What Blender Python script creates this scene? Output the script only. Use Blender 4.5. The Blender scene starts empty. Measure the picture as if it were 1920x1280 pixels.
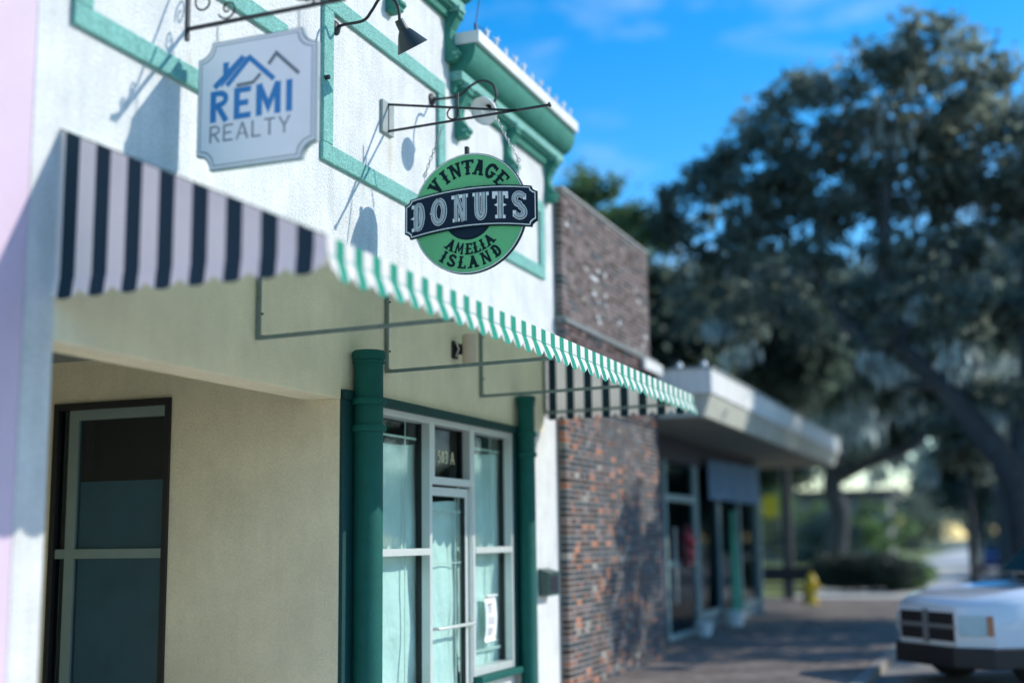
import bpy, math, random
import numpy as np
from mathutils import Vector, Matrix
random.seed(7); RNG = np.random.default_rng(7)
S = bpy.context.scene
COL = S.collection

# ------------------------------------------------------------ camera
CAM = Vector((0.0, -4.9, 1.7)); YAW, PITCH, ROLL = 0.371594, 0.156780, -0.013108
fw = Vector((math.cos(PITCH)*math.cos(YAW), math.cos(PITCH)*math.sin(YAW), math.sin(PITCH)))
rt = Vector((math.sin(YAW), -math.cos(YAW), 0.0)); up = rt.cross(fw)
rt2 = rt*math.cos(ROLL) + up*math.sin(ROLL); up2 = -rt*math.sin(ROLL) + up*math.cos(ROLL)
cd = bpy.data.cameras.new('camera'); cam = bpy.data.objects.new('camera', cd); COL.objects.link(cam)
mw = Matrix.Identity(4)
for i in range(3):
    mw[i][0], mw[i][1], mw[i][2], mw[i][3] = rt2[i], up2[i], -fw[i], CAM[i]
cam.matrix_world = mw
cd.sensor_width = 36; cd.lens = 2365.06/1920*36; cd.clip_start = .05; cd.clip_end = 3000
cd.dof.use_dof = True; cd.dof.focus_distance = 10.1; cd.dof.aperture_fstop = 0.37
S.camera = cam

# ------------------------------------------------------------ sky, sun, exposure
SUN = Vector((0.57, -1.0, 0.715)).normalized()
SUN_EL = math.asin(SUN.z); SUN_AZ = math.atan2(SUN.x, SUN.y)
W = bpy.data.worlds.new('World'); S.world = W; W.use_nodes = True
nt = W.node_tree; nt.nodes.clear()
def wn(t, **k):
    n = nt.nodes.new(t)
    for a, b in k.items(): setattr(n, a, b)
    return n
sky = wn('ShaderNodeTexSky', sky_type='NISHITA', sun_disc=False, sun_elevation=SUN_EL, sun_rotation=SUN_AZ,
         air_density=1.0, dust_density=0.25, ozone_density=2.2, altitude=0)
hs = wn('ShaderNodeHueSaturation'); hs.inputs['Saturation'].default_value = 1.50; hs.inputs['Value'].default_value = 1.0
tc = wn('ShaderNodeTexCoord'); mp = wn('ShaderNodeMapping'); mp.inputs['Scale'].default_value = (1.2, 3.0, 9.0)
mp.inputs['Rotation'].default_value = (0.1, 0.25, 0.5)
ns = wn('ShaderNodeTexNoise'); ns.inputs['Scale'].default_value = 2.2; ns.inputs['Detail'].default_value = 7; ns.inputs['Roughness'].default_value = .6; ns.inputs['Distortion'].default_value = .5
cr = wn('ShaderNodeValToRGB'); cr.color_ramp.elements[0].position = .52; cr.color_ramp.elements[1].position = .80
cr.color_ramp.elements[1].color = (.45, .45, .45, 1)
mx = wn('ShaderNodeMixRGB'); mx.inputs['Color2'].default_value = (3.6, 4.2, 4.8, 1)
bg = wn('ShaderNodeBackground'); bg.inputs['Strength'].default_value = .15
wo = wn('ShaderNodeOutputWorld'); L = nt.links.new
L(sky.outputs[0], hs.inputs['Color']); L(tc.outputs['Generated'], mp.inputs[0]); L(mp.outputs[0], ns.inputs['Vector'])
L(ns.outputs[0], cr.inputs[0]); L(cr.outputs[0], mx.inputs['Fac']); L(hs.outputs[0], mx.inputs['Color1'])
L(mx.outputs[0], bg.inputs['Color']); L(bg.outputs[0], wo.inputs['Surface'])
sd = bpy.data.lights.new('sun', 'SUN'); sd.energy = 2.40; sd.angle = math.radians(.5); sd.color = (1.0, .95, .86)
so = bpy.data.objects.new('sun', sd); COL.objects.link(so); so.rotation_euler = SUN.to_track_quat('Z', 'Y').to_euler(); so.location = SUN*60
S.view_settings.view_transform = 'Standard'; S.view_settings.look = 'None'
S.view_settings.exposure = 0.75; S.view_settings.gamma = 1.0
S.render.engine = 'CYCLES'; S.cycles.use_denoising = True; S.cycles.max_bounces = 7; S.cycles.transparent_max_bounces = 12
S.cycles.sample_clamp_indirect = 6

# ------------------------------------------------------------ materials
MATS = {}
def M(name, col, rough=.6, var=.12, vs=3.0, bump=0.0, bs=60, metal=0.0, coat=0.0, streak=0.0, trans=0.0, rnd=0.0, spec=.5, fine=0.0, tboost=1.0):
    if name in MATS: return MATS[name]
    m = bpy.data.materials.new(name); m.use_nodes = True; t = m.node_tree; N = t.nodes; K = t.links.new
    b = N['Principled BSDF']; b.inputs['Roughness'].default_value = rough; b.inputs['Metallic'].default_value = metal
    b.inputs['Coat Weight'].default_value = coat; b.inputs['Specular IOR Level'].default_value = spec
    co = N.new('ShaderNodeTexCoord')
    n1 = N.new('ShaderNodeTexNoise'); n1.inputs['Scale'].default_value = vs; n1.inputs['Detail'].default_value = 6
    n1.inputs['Roughness'].default_value = .65
    K(co.outputs['Object'], n1.inputs['Vector'])
    r = N.new('ShaderNodeMapRange'); r.inputs['From Min'].default_value = .3; r.inputs['From Max'].default_value = .7
    r.inputs['To Min'].default_value = 1-var; r.inputs['To Max'].default_value = 1+var*.6
    K(n1.outputs[0], r.inputs['Value']); fac = r.outputs[0]
    def mul(a, bb):
        q = N.new('ShaderNodeMath'); q.operation = 'MULTIPLY'; K(a, q.inputs[0]); K(bb, q.inputs[1]); return q.outputs[0]
    if streak:
        mp = N.new('ShaderNodeMapping'); mp.inputs['Scale'].default_value = (7, 7, .8); K(co.outputs['Object'], mp.inputs[0])
        n2 = N.new('ShaderNodeTexNoise'); n2.inputs['Scale'].default_value = 1.4; n2.inputs['Detail'].default_value = 4; K(mp.outputs[0], n2.inputs['Vector'])
        r2 = N.new('ShaderNodeMapRange'); r2.inputs['From Min'].default_value = .42; r2.inputs['From Max'].default_value = .75
        r2.inputs['To Min'].default_value = 1; r2.inputs['To Max'].default_value = 1-streak; K(n2.outputs[0], r2.inputs['Value'])
        fac = mul(fac, r2.outputs[0])
    if fine:
        n4 = N.new('ShaderNodeTexNoise'); n4.inputs['Scale'].default_value = bs; n4.inputs['Detail'].default_value = 3; K(co.outputs['Object'], n4.inputs['Vector'])
        r4 = N.new('ShaderNodeMapRange'); r4.inputs['From Min'].default_value = .35; r4.inputs['From Max'].default_value = .65
        r4.inputs['To Min'].default_value = 1-fine; r4.inputs['To Max'].default_value = 1+fine*.5; K(n4.outputs[0], r4.inputs['Value'])
        fac = mul(fac, r4.outputs[0])
    if rnd:
        g = N.new('ShaderNodeNewGeometry'); o = N.new('ShaderNodeObjectInfo')
        ad = N.new('ShaderNodeMath'); ad.operation = 'ADD'; K(g.outputs['Random Per Island'], ad.inputs[0]); K(o.outputs['Random'], ad.inputs[1])
        fr = N.new('ShaderNodeMath'); fr.operation = 'FRACT'; K(ad.outputs[0], fr.inputs[0])
        r3 = N.new('ShaderNodeMapRange'); r3.inputs['To Min'].default_value = 1-rnd; r3.inputs['To Max'].default_value = 1+rnd; K(fr.outputs[0], r3.inputs['Value'])
        fac = mul(fac, r3.outputs[0])
    vm = N.new('ShaderNodeVectorMath'); vm.operation = 'SCALE'; vm.inputs[0].default_value = col; K(fac, vm.inputs['Scale'])
    K(vm.outputs[0], b.inputs['Base Color'])
    if bump:
        n3 = N.new('ShaderNodeTexNoise'); n3.inputs['Scale'].default_value = bs; n3.inputs['Detail'].default_value = 5; K(co.outputs['Object'], n3.inputs['Vector'])
        bp = N.new('ShaderNodeBump'); bp.inputs['Strength'].default_value = min(1, bump); bp.inputs['Distance'].default_value = .01*max(1, bump)
        K(n3.outputs[0], bp.inputs['Height']); K(bp.outputs[0], b.inputs['Normal'])
    if trans:
        tr = N.new('ShaderNodeBsdfTranslucent'); v2 = N.new('ShaderNodeVectorMath'); v2.operation = 'SCALE'; v2.inputs['Scale'].default_value = tboost
        K(vm.outputs[0], v2.inputs[0]); K(v2.outputs[0], tr.inputs['Color'])
        ms = N.new('ShaderNodeMixShader'); ms.inputs[0].default_value = trans
        K(b.outputs[0], ms.inputs[1]); K(tr.outputs[0], ms.inputs[2]); K(ms.outputs[0], N['Material Output'].inputs['Surface'])
    MATS[name] = m; return m

def glass_mat(name, tint, rough=.02, refl=1.0):
    m = bpy.data.materials.new(name); m.use_nodes = True; t = m.node_tree; N = t.nodes; K = t.links.new
    N.clear(); out = N.new('ShaderNodeOutputMaterial'); tr = N.new('ShaderNodeBsdfTransparent'); tr.inputs[0].default_value = (*tint, 1)
    gl = N.new('ShaderNodeBsdfGlossy'); gl.inputs['Roughness'].default_value = rough
    lw = N.new('ShaderNodeLayerWeight'); lw.inputs['Blend'].default_value = .5
    pw = N.new('ShaderNodeMath'); pw.operation = 'POWER'; pw.inputs[1].default_value = 5; K(lw.outputs['Facing'], pw.inputs[0])
    mu = N.new('ShaderNodeMath'); mu.operation = 'MULTIPLY_ADD'; mu.inputs[1].default_value = .9*refl; mu.inputs[2].default_value = .04; K(pw.outputs[0], mu.inputs[0])
    mi = N.new('ShaderNodeMixShader'); K(mu.outputs[0], mi.inputs[0]); K(tr.outputs[0], mi.inputs[1]); K(gl.outputs[0], mi.inputs[2])
    K(mi.outputs[0], out.inputs['Surface']); return m

stucco = M('white_stucco', (.745, .75, .72), .9, .15, 2.4, 1.4, 50, streak=.12, fine=.13)
def rust_stain(m, cx, cz, sx, sz, col):
    t = m.node_tree; N = t.nodes; K = t.links.new; b = N['Principled BSDF']; src = b.inputs['Base Color'].links[0].from_socket
    co = N.new('ShaderNodeTexCoord'); sp = N.new('ShaderNodeMapping'); sp.vector_type = 'TEXTURE'; sp.inputs['Location'].default_value = (cx, 0, cz); sp.inputs['Scale'].default_value = (sx, 50, sz)
    K(co.outputs['Object'], sp.inputs[0]); ln = N.new('ShaderNodeVectorMath'); ln.operation = 'LENGTH'; K(sp.outputs[0], ln.inputs[0])
    r = N.new('ShaderNodeMapRange'); r.inputs['From Min'].default_value = 1; r.inputs['From Max'].default_value = 0; r.inputs['To Max'].default_value = .55; K(ln.outputs['Value'], r.inputs['Value'])
    mi = N.new('ShaderNodeMixRGB'); K(r.outputs[0], mi.inputs[0]); K(src, mi.inputs[1]); mi.inputs[2].default_value = (*col, 1); K(mi.outputs[0], b.inputs['Base Color'])
rust_stain(stucco, 9.66, 5.10, .07, .22, (.55,.42,.24)); rust_stain(stucco, 6.70, 4.88, .06, .16, (.5,.45,.35)); rust_stain(stucco, 10.9, 5.4, .05, .5, (.55,.56,.52)); rust_stain(stucco, 7.4, 4.45, .5, .25, (.62,.63,.60))
cream = M('cream_stucco', (.93, .85, .62), .9, .16, .9, .9, 70, streak=.04, fine=.07)
creil = M('ceiling_grey', (.25,.27,.27), .9, .1)
pinkw = M('pink_stucco', (.68, .53, .63), .9, .06, 1.5, .6, 60)
trimg = M('pale_green_trim', (.20, .49, .42), .75, .16, 5, 1.3, 70, fine=.28)
corng = M('cornice_green_stucco', (.042, .26, .19), .75, .16, 4, 1.4, 80, fine=.30)
colg = M('column_green_paint', (.007, .105, .088), .6, .14, 6, .5, 120, spec=.2)
whitem = M('white_fascia_metal', (.80, .80, .76), .5, .08, 3, streak=.16)
alum = M('aluminium_frame', (.62, .66, .63), .38, .05, 8, metal=.25)
darkgap = M('black_gasket', (.012, .013, .016), .5, .1)
black = M('black_iron', (.012, .014, .018), .5, .3, 30, .2, 200)
greyiron = M('grey_green_bar', (.17, .24, .22), .55, .2, 20)
awg = M('awning_green_canvas', (.010, .34, .22), .85, .06, 4, .3, 300, trans=.25)
awd = M('awning_shaded_green_canvas', (.005, .034, .052), .85, .06, 4, .3, 300, trans=.05)  # the green canvas again, with the side panels' shade put into its colour
aww = M('awning_white_canvas', (.96, .90, .85), .85, .04, 4, .3, 300, trans=.26)
seamm = M('awning_seam', (.10, .50, .38), .8, .05)
awhem = M('awning_hem', (.06, .10, .09), .8, .05)
glass = glass_mat('window_glass', (.86, .955, .935), .015, .8)
dark_glass = glass_mat('dark_glass', (.45, .60, .68), .02, .5)
paper = M('white_paper', (.86, .88, .87), .9, .12, 2.2, 1.6, 13)
sheetp = M('notice_paper', (.88, .87, .86), .8, .03)
inkm = M('grey_print', (.30, .30, .33), .8, .1)
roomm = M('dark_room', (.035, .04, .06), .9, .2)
SR = {}
# ------------------------------------------------------------ geometry helpers
class MB:
    def __init__(s): s.v = []; s.f = []; s.m = []; s.mats = []
    def mi(s, m):
        if m not in s.mats: s.mats.append(m)
        return s.mats.index(m)
    def add(s, vs, fs, m):
        o = len(s.v); s.v += [tuple(v) for v in vs]; k = s.mi(m)
        for f in fs: s.f.append(tuple(o+i for i in f)); s.m.append(k)
    def box(s, x0, x1, y0, y1, z0, z1, m):
        x0, x1 = sorted((x0, x1)); y0, y1 = sorted((y0, y1)); z0, z1 = sorted((z0, z1))
        s.add([(x0,y0,z0),(x1,y0,z0),(x1,y1,z0),(x0,y1,z0),(x0,y0,z1),(x1,y0,z1),(x1,y1,z1),(x0,y1,z1)],
              [(0,3,2,1),(4,5,6,7),(0,1,5,4),(1,2,6,5),(2,3,7,6),(3,0,4,7)], m)
    def extrude(s, prof, a0, a1, axis, m):
        """closed profile of 2D points swept along an axis ('x': (y,z), 'y': (x,z), 'z': (x,y))"""
        def P(p, a): return {'x': (a, p[0], p[1]), 'y': (p[0], a, p[1]), 'z': (p[0], p[1], a)}[axis]
        n = len(prof); vs = [P(p, a0) for p in prof] + [P(p, a1) for p in prof]
        fs = [tuple(range(n))[::-1], tuple(range(n, 2*n))] + [(i, (i+1) % n, n+(i+1) % n, n+i) for i in range(n)]
        s.add(vs, fs, m)
    def tube(s, pts, r, m, n=8, caps=True):
        pts = [Vector(p) for p in pts]; rr = r if isinstance(r, (list, tuple)) else [r]*len(pts)
        vs = []; a = None
        for i, p in enumerate(pts):
            d = (pts[min(i+1, len(pts)-1)]-pts[max(i-1, 0)]).normalized()
            if a is None: a = d.orthogonal().normalized()
            else:
                a = (a - d*a.dot(d)); a = a.normalized() if a.length > 1e-6 else d.orthogonal().normalized()
            b = d.cross(a)
            for k in range(n):
                t = 2*math.pi*k/n; vs.append(p + (a*math.cos(t)+b*math.sin(t))*rr[i])
        fs = [(i*n+k, i*n+(k+1) % n, (i+1)*n+(k+1) % n, (i+1)*n+k) for i in range(len(pts)-1) for k in range(n)]
        if caps: fs += [tuple(range(n))[::-1], tuple((len(pts)-1)*n+k for k in range(n))]
        s.add(vs, fs, m)
    def bar(s, p, q, w, h, m):
        p, q = Vector(p), Vector(q); d = (q-p).normalized()
        a = d.cross(Vector((0,0,1))); a = a.normalized() if a.length > .05 else Vector((1,0,0)); b = a.cross(d)
        vs = [c + a*sx*w/2 + b*sy*h/2 for c in (p, q) for sx, sy in ((-1,-1),(1,-1),(1,1),(-1,1))]
        s.add(vs, [(0,1,2,3),(7,6,5,4),(0,4,5,1),(1,5,6,2),(2,6,7,3),(3,7,4,0)], m)
    def lathe(s, c, axis, prof, m, n=24):
        """prof: list of (distance along axis, radius)"""
        c = Vector(c); ax = Vector(axis).normalized(); a = ax.orthogonal().normalized(); b = ax.cross(a); vs = []
        for t, r in prof:
            for k in range(n):
                q = 2*math.pi*k/n; vs.append(c + ax*t + (a*math.cos(q)+b*math.sin(q))*r)
        s.add(vs, [(i*n+k, i*n+(k+1) % n, (i+1)*n+(k+1) % n, (i+1)*n+k) for i in range(len(prof)-1) for k in range(n)], m)
    def mesh(s, name, smooth=False):
        me = bpy.data.meshes.new(name); me.from_pydata(s.v, [], s.f)
        for m in s.mats: me.materials.append(m)
        me.polygons.foreach_set('material_index', s.m)
        if smooth: me.polygons.foreach_set('use_smooth', [True]*len(me.polygons))
        me.update(); return me

def tag(o, label=None, cat=None, group=None, kind=None):
    if label: o['label'] = label
    if cat: o['category'] = cat
    if group: o['group'] = group
    if kind: o['kind'] = kind
    return o
def thing(name, label, cat, loc=(0,0,0), rz=0, group=None):
    o = bpy.data.objects.new(name, None); COL.objects.link(o); o.location = loc; o.rotation_euler = (0,0,rz)
    o.empty_display_size = .2; o['label'] = label; o['category'] = cat
    if group: o['group'] = group
    o.rotation_euler = (0, 0, rz); return o
def part(name, mb, parent=None, smooth=False, bevel=0, autos=False, kind=None, label=None, local=False):
    """link the builder as one object; vertices are in place coordinates, so a child of an Empty is moved back by its location"""
    me = mb.mesh(name, smooth) if isinstance(mb, MB) else mb
    o = bpy.data.objects.new(name, me); COL.objects.link(o)
    if parent is not None:
        o.parent = parent
        if parent.type == 'EMPTY' and not local: o.location = -parent.location
    if bevel:
        b = o.modifiers.new('bevel', 'BEVEL'); b.width = bevel; b.segments = 2; b.limit_method = 'ANGLE'; b.angle_limit = math.radians(40)
        b.harden_normals = False
    if autos:
        me.shade_smooth() if hasattr(me, 'shade_smooth') else None
        try: me.set_sharp_from_angle(angle=math.radians(35))
        except Exception: pass
    if kind: o['kind'] = kind
    if label: o['label'] = label
    return o
def lone(name, mb, label, cat, group=None, kind=None, **k):
    o = part(name, mb, None, **k); return tag(o, label, cat, group, kind)

# ============================================================ THE SETTING
def ground_mat(name, c1, c2, scale, joint=None, bump=.4):
    m = bpy.data.materials.new(name); m.use_nodes = True; t = m.node_tree; N = t.nodes; K = t.links.new; b = N['Principled BSDF']
    b.inputs['Roughness'].default_value = .85
    co = N.new('ShaderNodeTexCoord'); n = N.new('ShaderNodeTexNoise'); n.inputs['Scale'].default_value = scale; n.inputs['Detail'].default_value = 8
    K(co.outputs['Object'], n.inputs['Vector']); r = N.new('ShaderNodeValToRGB')
    r.color_ramp.elements[0].position = .35; r.color_ramp.elements[1].position = .65
    r.color_ramp.elements[0].color = (*c1, 1); r.color_ramp.elements[1].color = (*c2, 1); K(n.outputs[0], r.inputs[0]); src = r.outputs[0]
    if joint:
        br = N.new('ShaderNodeTexBrick'); br.inputs['Scale'].default_value = 1; br.inputs['Brick Width'].default_value = joint[0]; br.inputs['Row Height'].default_value = joint[1]
        br.inputs['Mortar Size'].default_value = .006; br.inputs['Color1'].default_value = (1,1,1,1); br.inputs['Color2'].default_value = (.72,.70,.68,1); br.inputs['Mortar'].default_value = (.45,.44,.42,1)
        K(co.outputs['Object'], br.inputs['Vector']); mm = N.new('ShaderNodeMixRGB'); mm.blend_type = 'MULTIPLY'; mm.inputs[0].default_value = 1
        K(src, mm.inputs[1]); K(br.outputs[0], mm.inputs[2]); src = mm.outputs[0]
    K(src, b.inputs['Base Color']); n3 = N.new('ShaderNodeTexNoise'); n3.inputs['Scale'].default_value = 60; K(co.outputs['Object'], n3.inputs['Vector'])
    bp = N.new('ShaderNodeBump'); bp.inputs['Strength'].default_value = bump; bp.inputs['Distance'].default_value = .01; K(n3.outputs[0], bp.inputs['Height']); K(bp.outputs[0], b.inputs['Normal'])
    return m
g = MB(); g.box(-300, 900, -500, 500, -.6, -.135, ground_mat('earth', (.10,.12,.06), (.16,.17,.09), .3)); tag(part('ground', g), kind='structure')
g = MB(); g.box(-60, 400, -16, -3.15, -.134, -.12, ground_mat('asphalt', (.20,.195,.18), (.27,.26,.245), 2.5)); tag(part('road', g), kind='structure')
paver = ground_mat('paver_brick', (.19,.155,.13), (.30,.25,.21), 1.2, (.22, .11))
g = MB(); g.box(14.6, 37.5, -3.0, 3.2, -.134, 0, paver); tag(part('pavement', g), kind='structure')
conc = ground_mat('pale_concrete', (.58,.55,.48), (.72,.68,.60), 1.0)
g = MB(); g.box(-10, 14.6, -3.0, 3.2, -.134, 0, conc); tag(part('pavement', g), kind='structure')  # unseen stretch, made pale to bounce light up under the awning
g = MB(); g.box(37.5, 200, -3.0, 1.2, -.134, -.004, conc); tag(part('footpath', g), kind='structure')
g = MB(); g.box(-10, 200, -3.15, -3.0, -.134, .01, ground_mat('kerb_stone', (.22,.21,.19), (.30,.28,.25), 2)); tag(part('kerb', g, bevel=.015), kind='structure')
lawnm = ground_mat('lawn', (.16,.20,.04), (.26,.28,.07), 3)
g = MB(); g.box(37.5, 140, 1.2, 24, -.134, .02, lawnm); tag(part('lawn', g), kind='structure')
# far town side beyond the trees: a rise of scrub that closes the horizon
def hedge_like(): pass

# ============================================================ STUCCO SHOP BUILDING
bld = thing('shop_building', 'white stucco shop with green cornice and iron columns behind the striped awning', 'building', (9.5, .3, 0))
XL, XR, XM = 5.30, 13.99, 10.95
w = MB(); w.box(XL, XM, 0, .4, 4.06, 7.7, stucco); w.box(XM, XR, 0, .4, 4.06, 6.62, stucco); part('upper_wall', w, bld)
w = MB(); w.box(5.53, 8.81, 0, .30, 2.835, 4.06, cream); w.box(8.81, 13.55, 0, .30, 2.915, 4.06, cream); part('lintel_wall', w, bld, bevel=.008)
w = MB(); w.box(13.55, XR, 0, .4, 2.915, 4.06, stucco); w.box(12.66, XR, 0, .4, 0, 2.915, stucco); part('pilaster', w, bld, label='white stucco pilaster beside the brick wall')
w = MB(); w.box(XL, 5.53, 0, .4, 0, 4.06, stucco); part('pilaster', w, bld)
# recessed entry on the left: side wall, back wall, ceiling, floor
w = MB(); w.box(8.79, 8.93, .003, 1.60, 0, 2.834, cream); w.box(8.79, 8.93, .301, 1.60, 2.834, 3.3, cream); w.box(8.79, 8.93, 1.60, 3.3, 2.93, 3.3, cream); w.box(8.79, 8.93, 2.82, 3.3, 0, 2.93, cream); part('recess_wall', w, bld)
w = MB(); w.box(5.2, 8.79, 3.2, 3.3, 0, 3.3, cream); w.box(5.2, 5.3, .4, 3.3, 0, 3.3, cream); part('recess_wall', w, bld)
w = MB(); w.box(5.2, 8.93, .30, 3.3, 3.3, 3.36, creil); part('recess_ceiling', w, bld)
# dark interior behind the glass
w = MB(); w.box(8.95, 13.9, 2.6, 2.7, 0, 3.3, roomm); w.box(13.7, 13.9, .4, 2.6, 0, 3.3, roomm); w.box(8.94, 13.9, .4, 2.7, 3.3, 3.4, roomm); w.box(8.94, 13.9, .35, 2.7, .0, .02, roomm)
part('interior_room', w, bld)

# recessed side door (wall X = 8.79, seen nearly face on)
dr = MB(); d0, d1, dz = 1.60, 2.82, 2.93
for a in ((d0, d0+.055, 0, dz), (d1-.055, d1, 0, dz), (d0+.055, d1-.055, dz-.06, dz)): dr.box(8.765, 8.86, a[0], a[1], a[2], a[3], darkgap)
dfr = part('door_frame', dr, bld, bevel=.004, label='black frame of the recessed glass door')
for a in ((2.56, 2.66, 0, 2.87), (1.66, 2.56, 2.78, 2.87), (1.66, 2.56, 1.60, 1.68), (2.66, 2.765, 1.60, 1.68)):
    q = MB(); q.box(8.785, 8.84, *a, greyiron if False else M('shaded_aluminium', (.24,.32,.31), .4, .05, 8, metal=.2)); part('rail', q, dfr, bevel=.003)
q = MB(); q.box(8.81, 8.816, 1.66, 2.765, 0, 2.86, glass_mat('recess_glass', (.55,.68,.74), .02, .15)); part('pane', q, dfr)
q = MB(); q.box(8.83, 8.84, 1.67, 2.55, .1, 2.25, M('recess_paper', (.26,.42,.43), .9, .2, 1.5)); part('paper_lining', q, dfr)
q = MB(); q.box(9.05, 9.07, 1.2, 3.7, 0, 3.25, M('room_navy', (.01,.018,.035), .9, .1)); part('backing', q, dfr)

# panel trims (raised stucco bands)
def trim_frame(x0, x1, z0, z1, wdt=.145, wv=.16, left=True, right=True, top=True):
    t = MB(); y0 = -.035
    def bx(*a): t.box(a[0], a[1], y0, .0, a[2], a[3], trimg)
    bx(x0, x1, z0, z0+wdt)
    if left: bx(x0, x0+wv, z0+wdt, z1-(wdt if top else 0))
    if right: bx(x1-wv, x1, z0+wdt, z1-(wdt if top else 0))
    if top: bx(x0, x1, z1-wdt, z1)
    return part('panel_trim', t, bld, bevel=.01)
trim_frame(5.56, 7.89, 4.705, 5.60)
trim_frame(8.43, 10.79, 4.705, 6.135, wdt=.15)
trim_frame(11.45, 13.61, 4.705, 5.62)

# cornices: profile (y, z) swept along x
def arc2(cy, cz, r0, r1, a0, a1, n=9): return [(cy+r0*math.cos(math.radians(a0+(a1-a0)*i/n)), cz+r1*math.sin(math.radians(a0+(a1-a0)*i/n))) for i in range(n+1)]
def cornice(x0, x1, zt):
    c = MB(); c.box(x0, x1, -.325, .0, zt-.125, zt, whitem); ca = part('cornice', MB(), bld)
    part('fascia', c, ca, bevel=.006)
    prof = [(0, zt-.128), (-.285, zt-.128)] + arc2(-.115, zt-.165, .165, .225, 180, 262, 12)[0:] + [(-.09, zt-.39), (0, zt-.39)]
    c = MB(); c.extrude(prof, x0+.006, x1-.004, 'x', corng); part('ovolo_moulding', c, ca, autos=True)
    c = MB(); c.box(x0, x1-.02, -.140, 0, zt-.487, zt-.3905, trimg); part('fillet', c, ca, bevel=.008)
    c = MB(); c.extrude([(0, zt-.4875), (-.112, zt-.4875), (-.105, zt-.515), (-.06, zt-.53), (-.05, zt-.60), (0, zt-.60)], x0+.02, x1-.05, 'x', corng); part('bed_moulding', c, ca)
    return ca
cornice(XM-.002, 14.05, 6.71); cornice(XL, 11.06, 7.43)
def corbel(xc, zt, w=.125):
    """scroll bracket: S-shaped side profile"""
    pr = [(0, zt), (-.155, zt), (-.16, zt-.055), (-.13, zt-.075), (-.105, zt-.12), (-.070, zt-.175), (-.055, zt-.235), (-.065, zt-.30), (-.10, zt-.36), (-.145, zt-.405), (-.155, zt-.44),
          (-.125, zt-.455), (-.125, zt-.485), (-.08, zt-.505), (0, zt-.505)]
    c = MB(); c.extrude(pr, xc-w/2, xc+w/2, 'x', corng); cb = part('corbel', c, bld, bevel=.006)
    c = MB(); c.box(xc-w/2-.015, xc+w/2+.015, -.172, -.0, zt-.0005, zt+.045, trimg); part('cap', c, cb, bevel=.005)
    c = MB(); c.box(xc-w/2-.008, xc+w/2+.008, -.134, -.09, zt-.452, zt-.425, trimg); part('block', c, cb)
for xc in (11.13, 12.46, 13.76): corbel(xc, 6.175)
for xc in (10.90, 9.62, 8.32, 7.02, 5.72): corbel(xc, 6.895)

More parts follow.
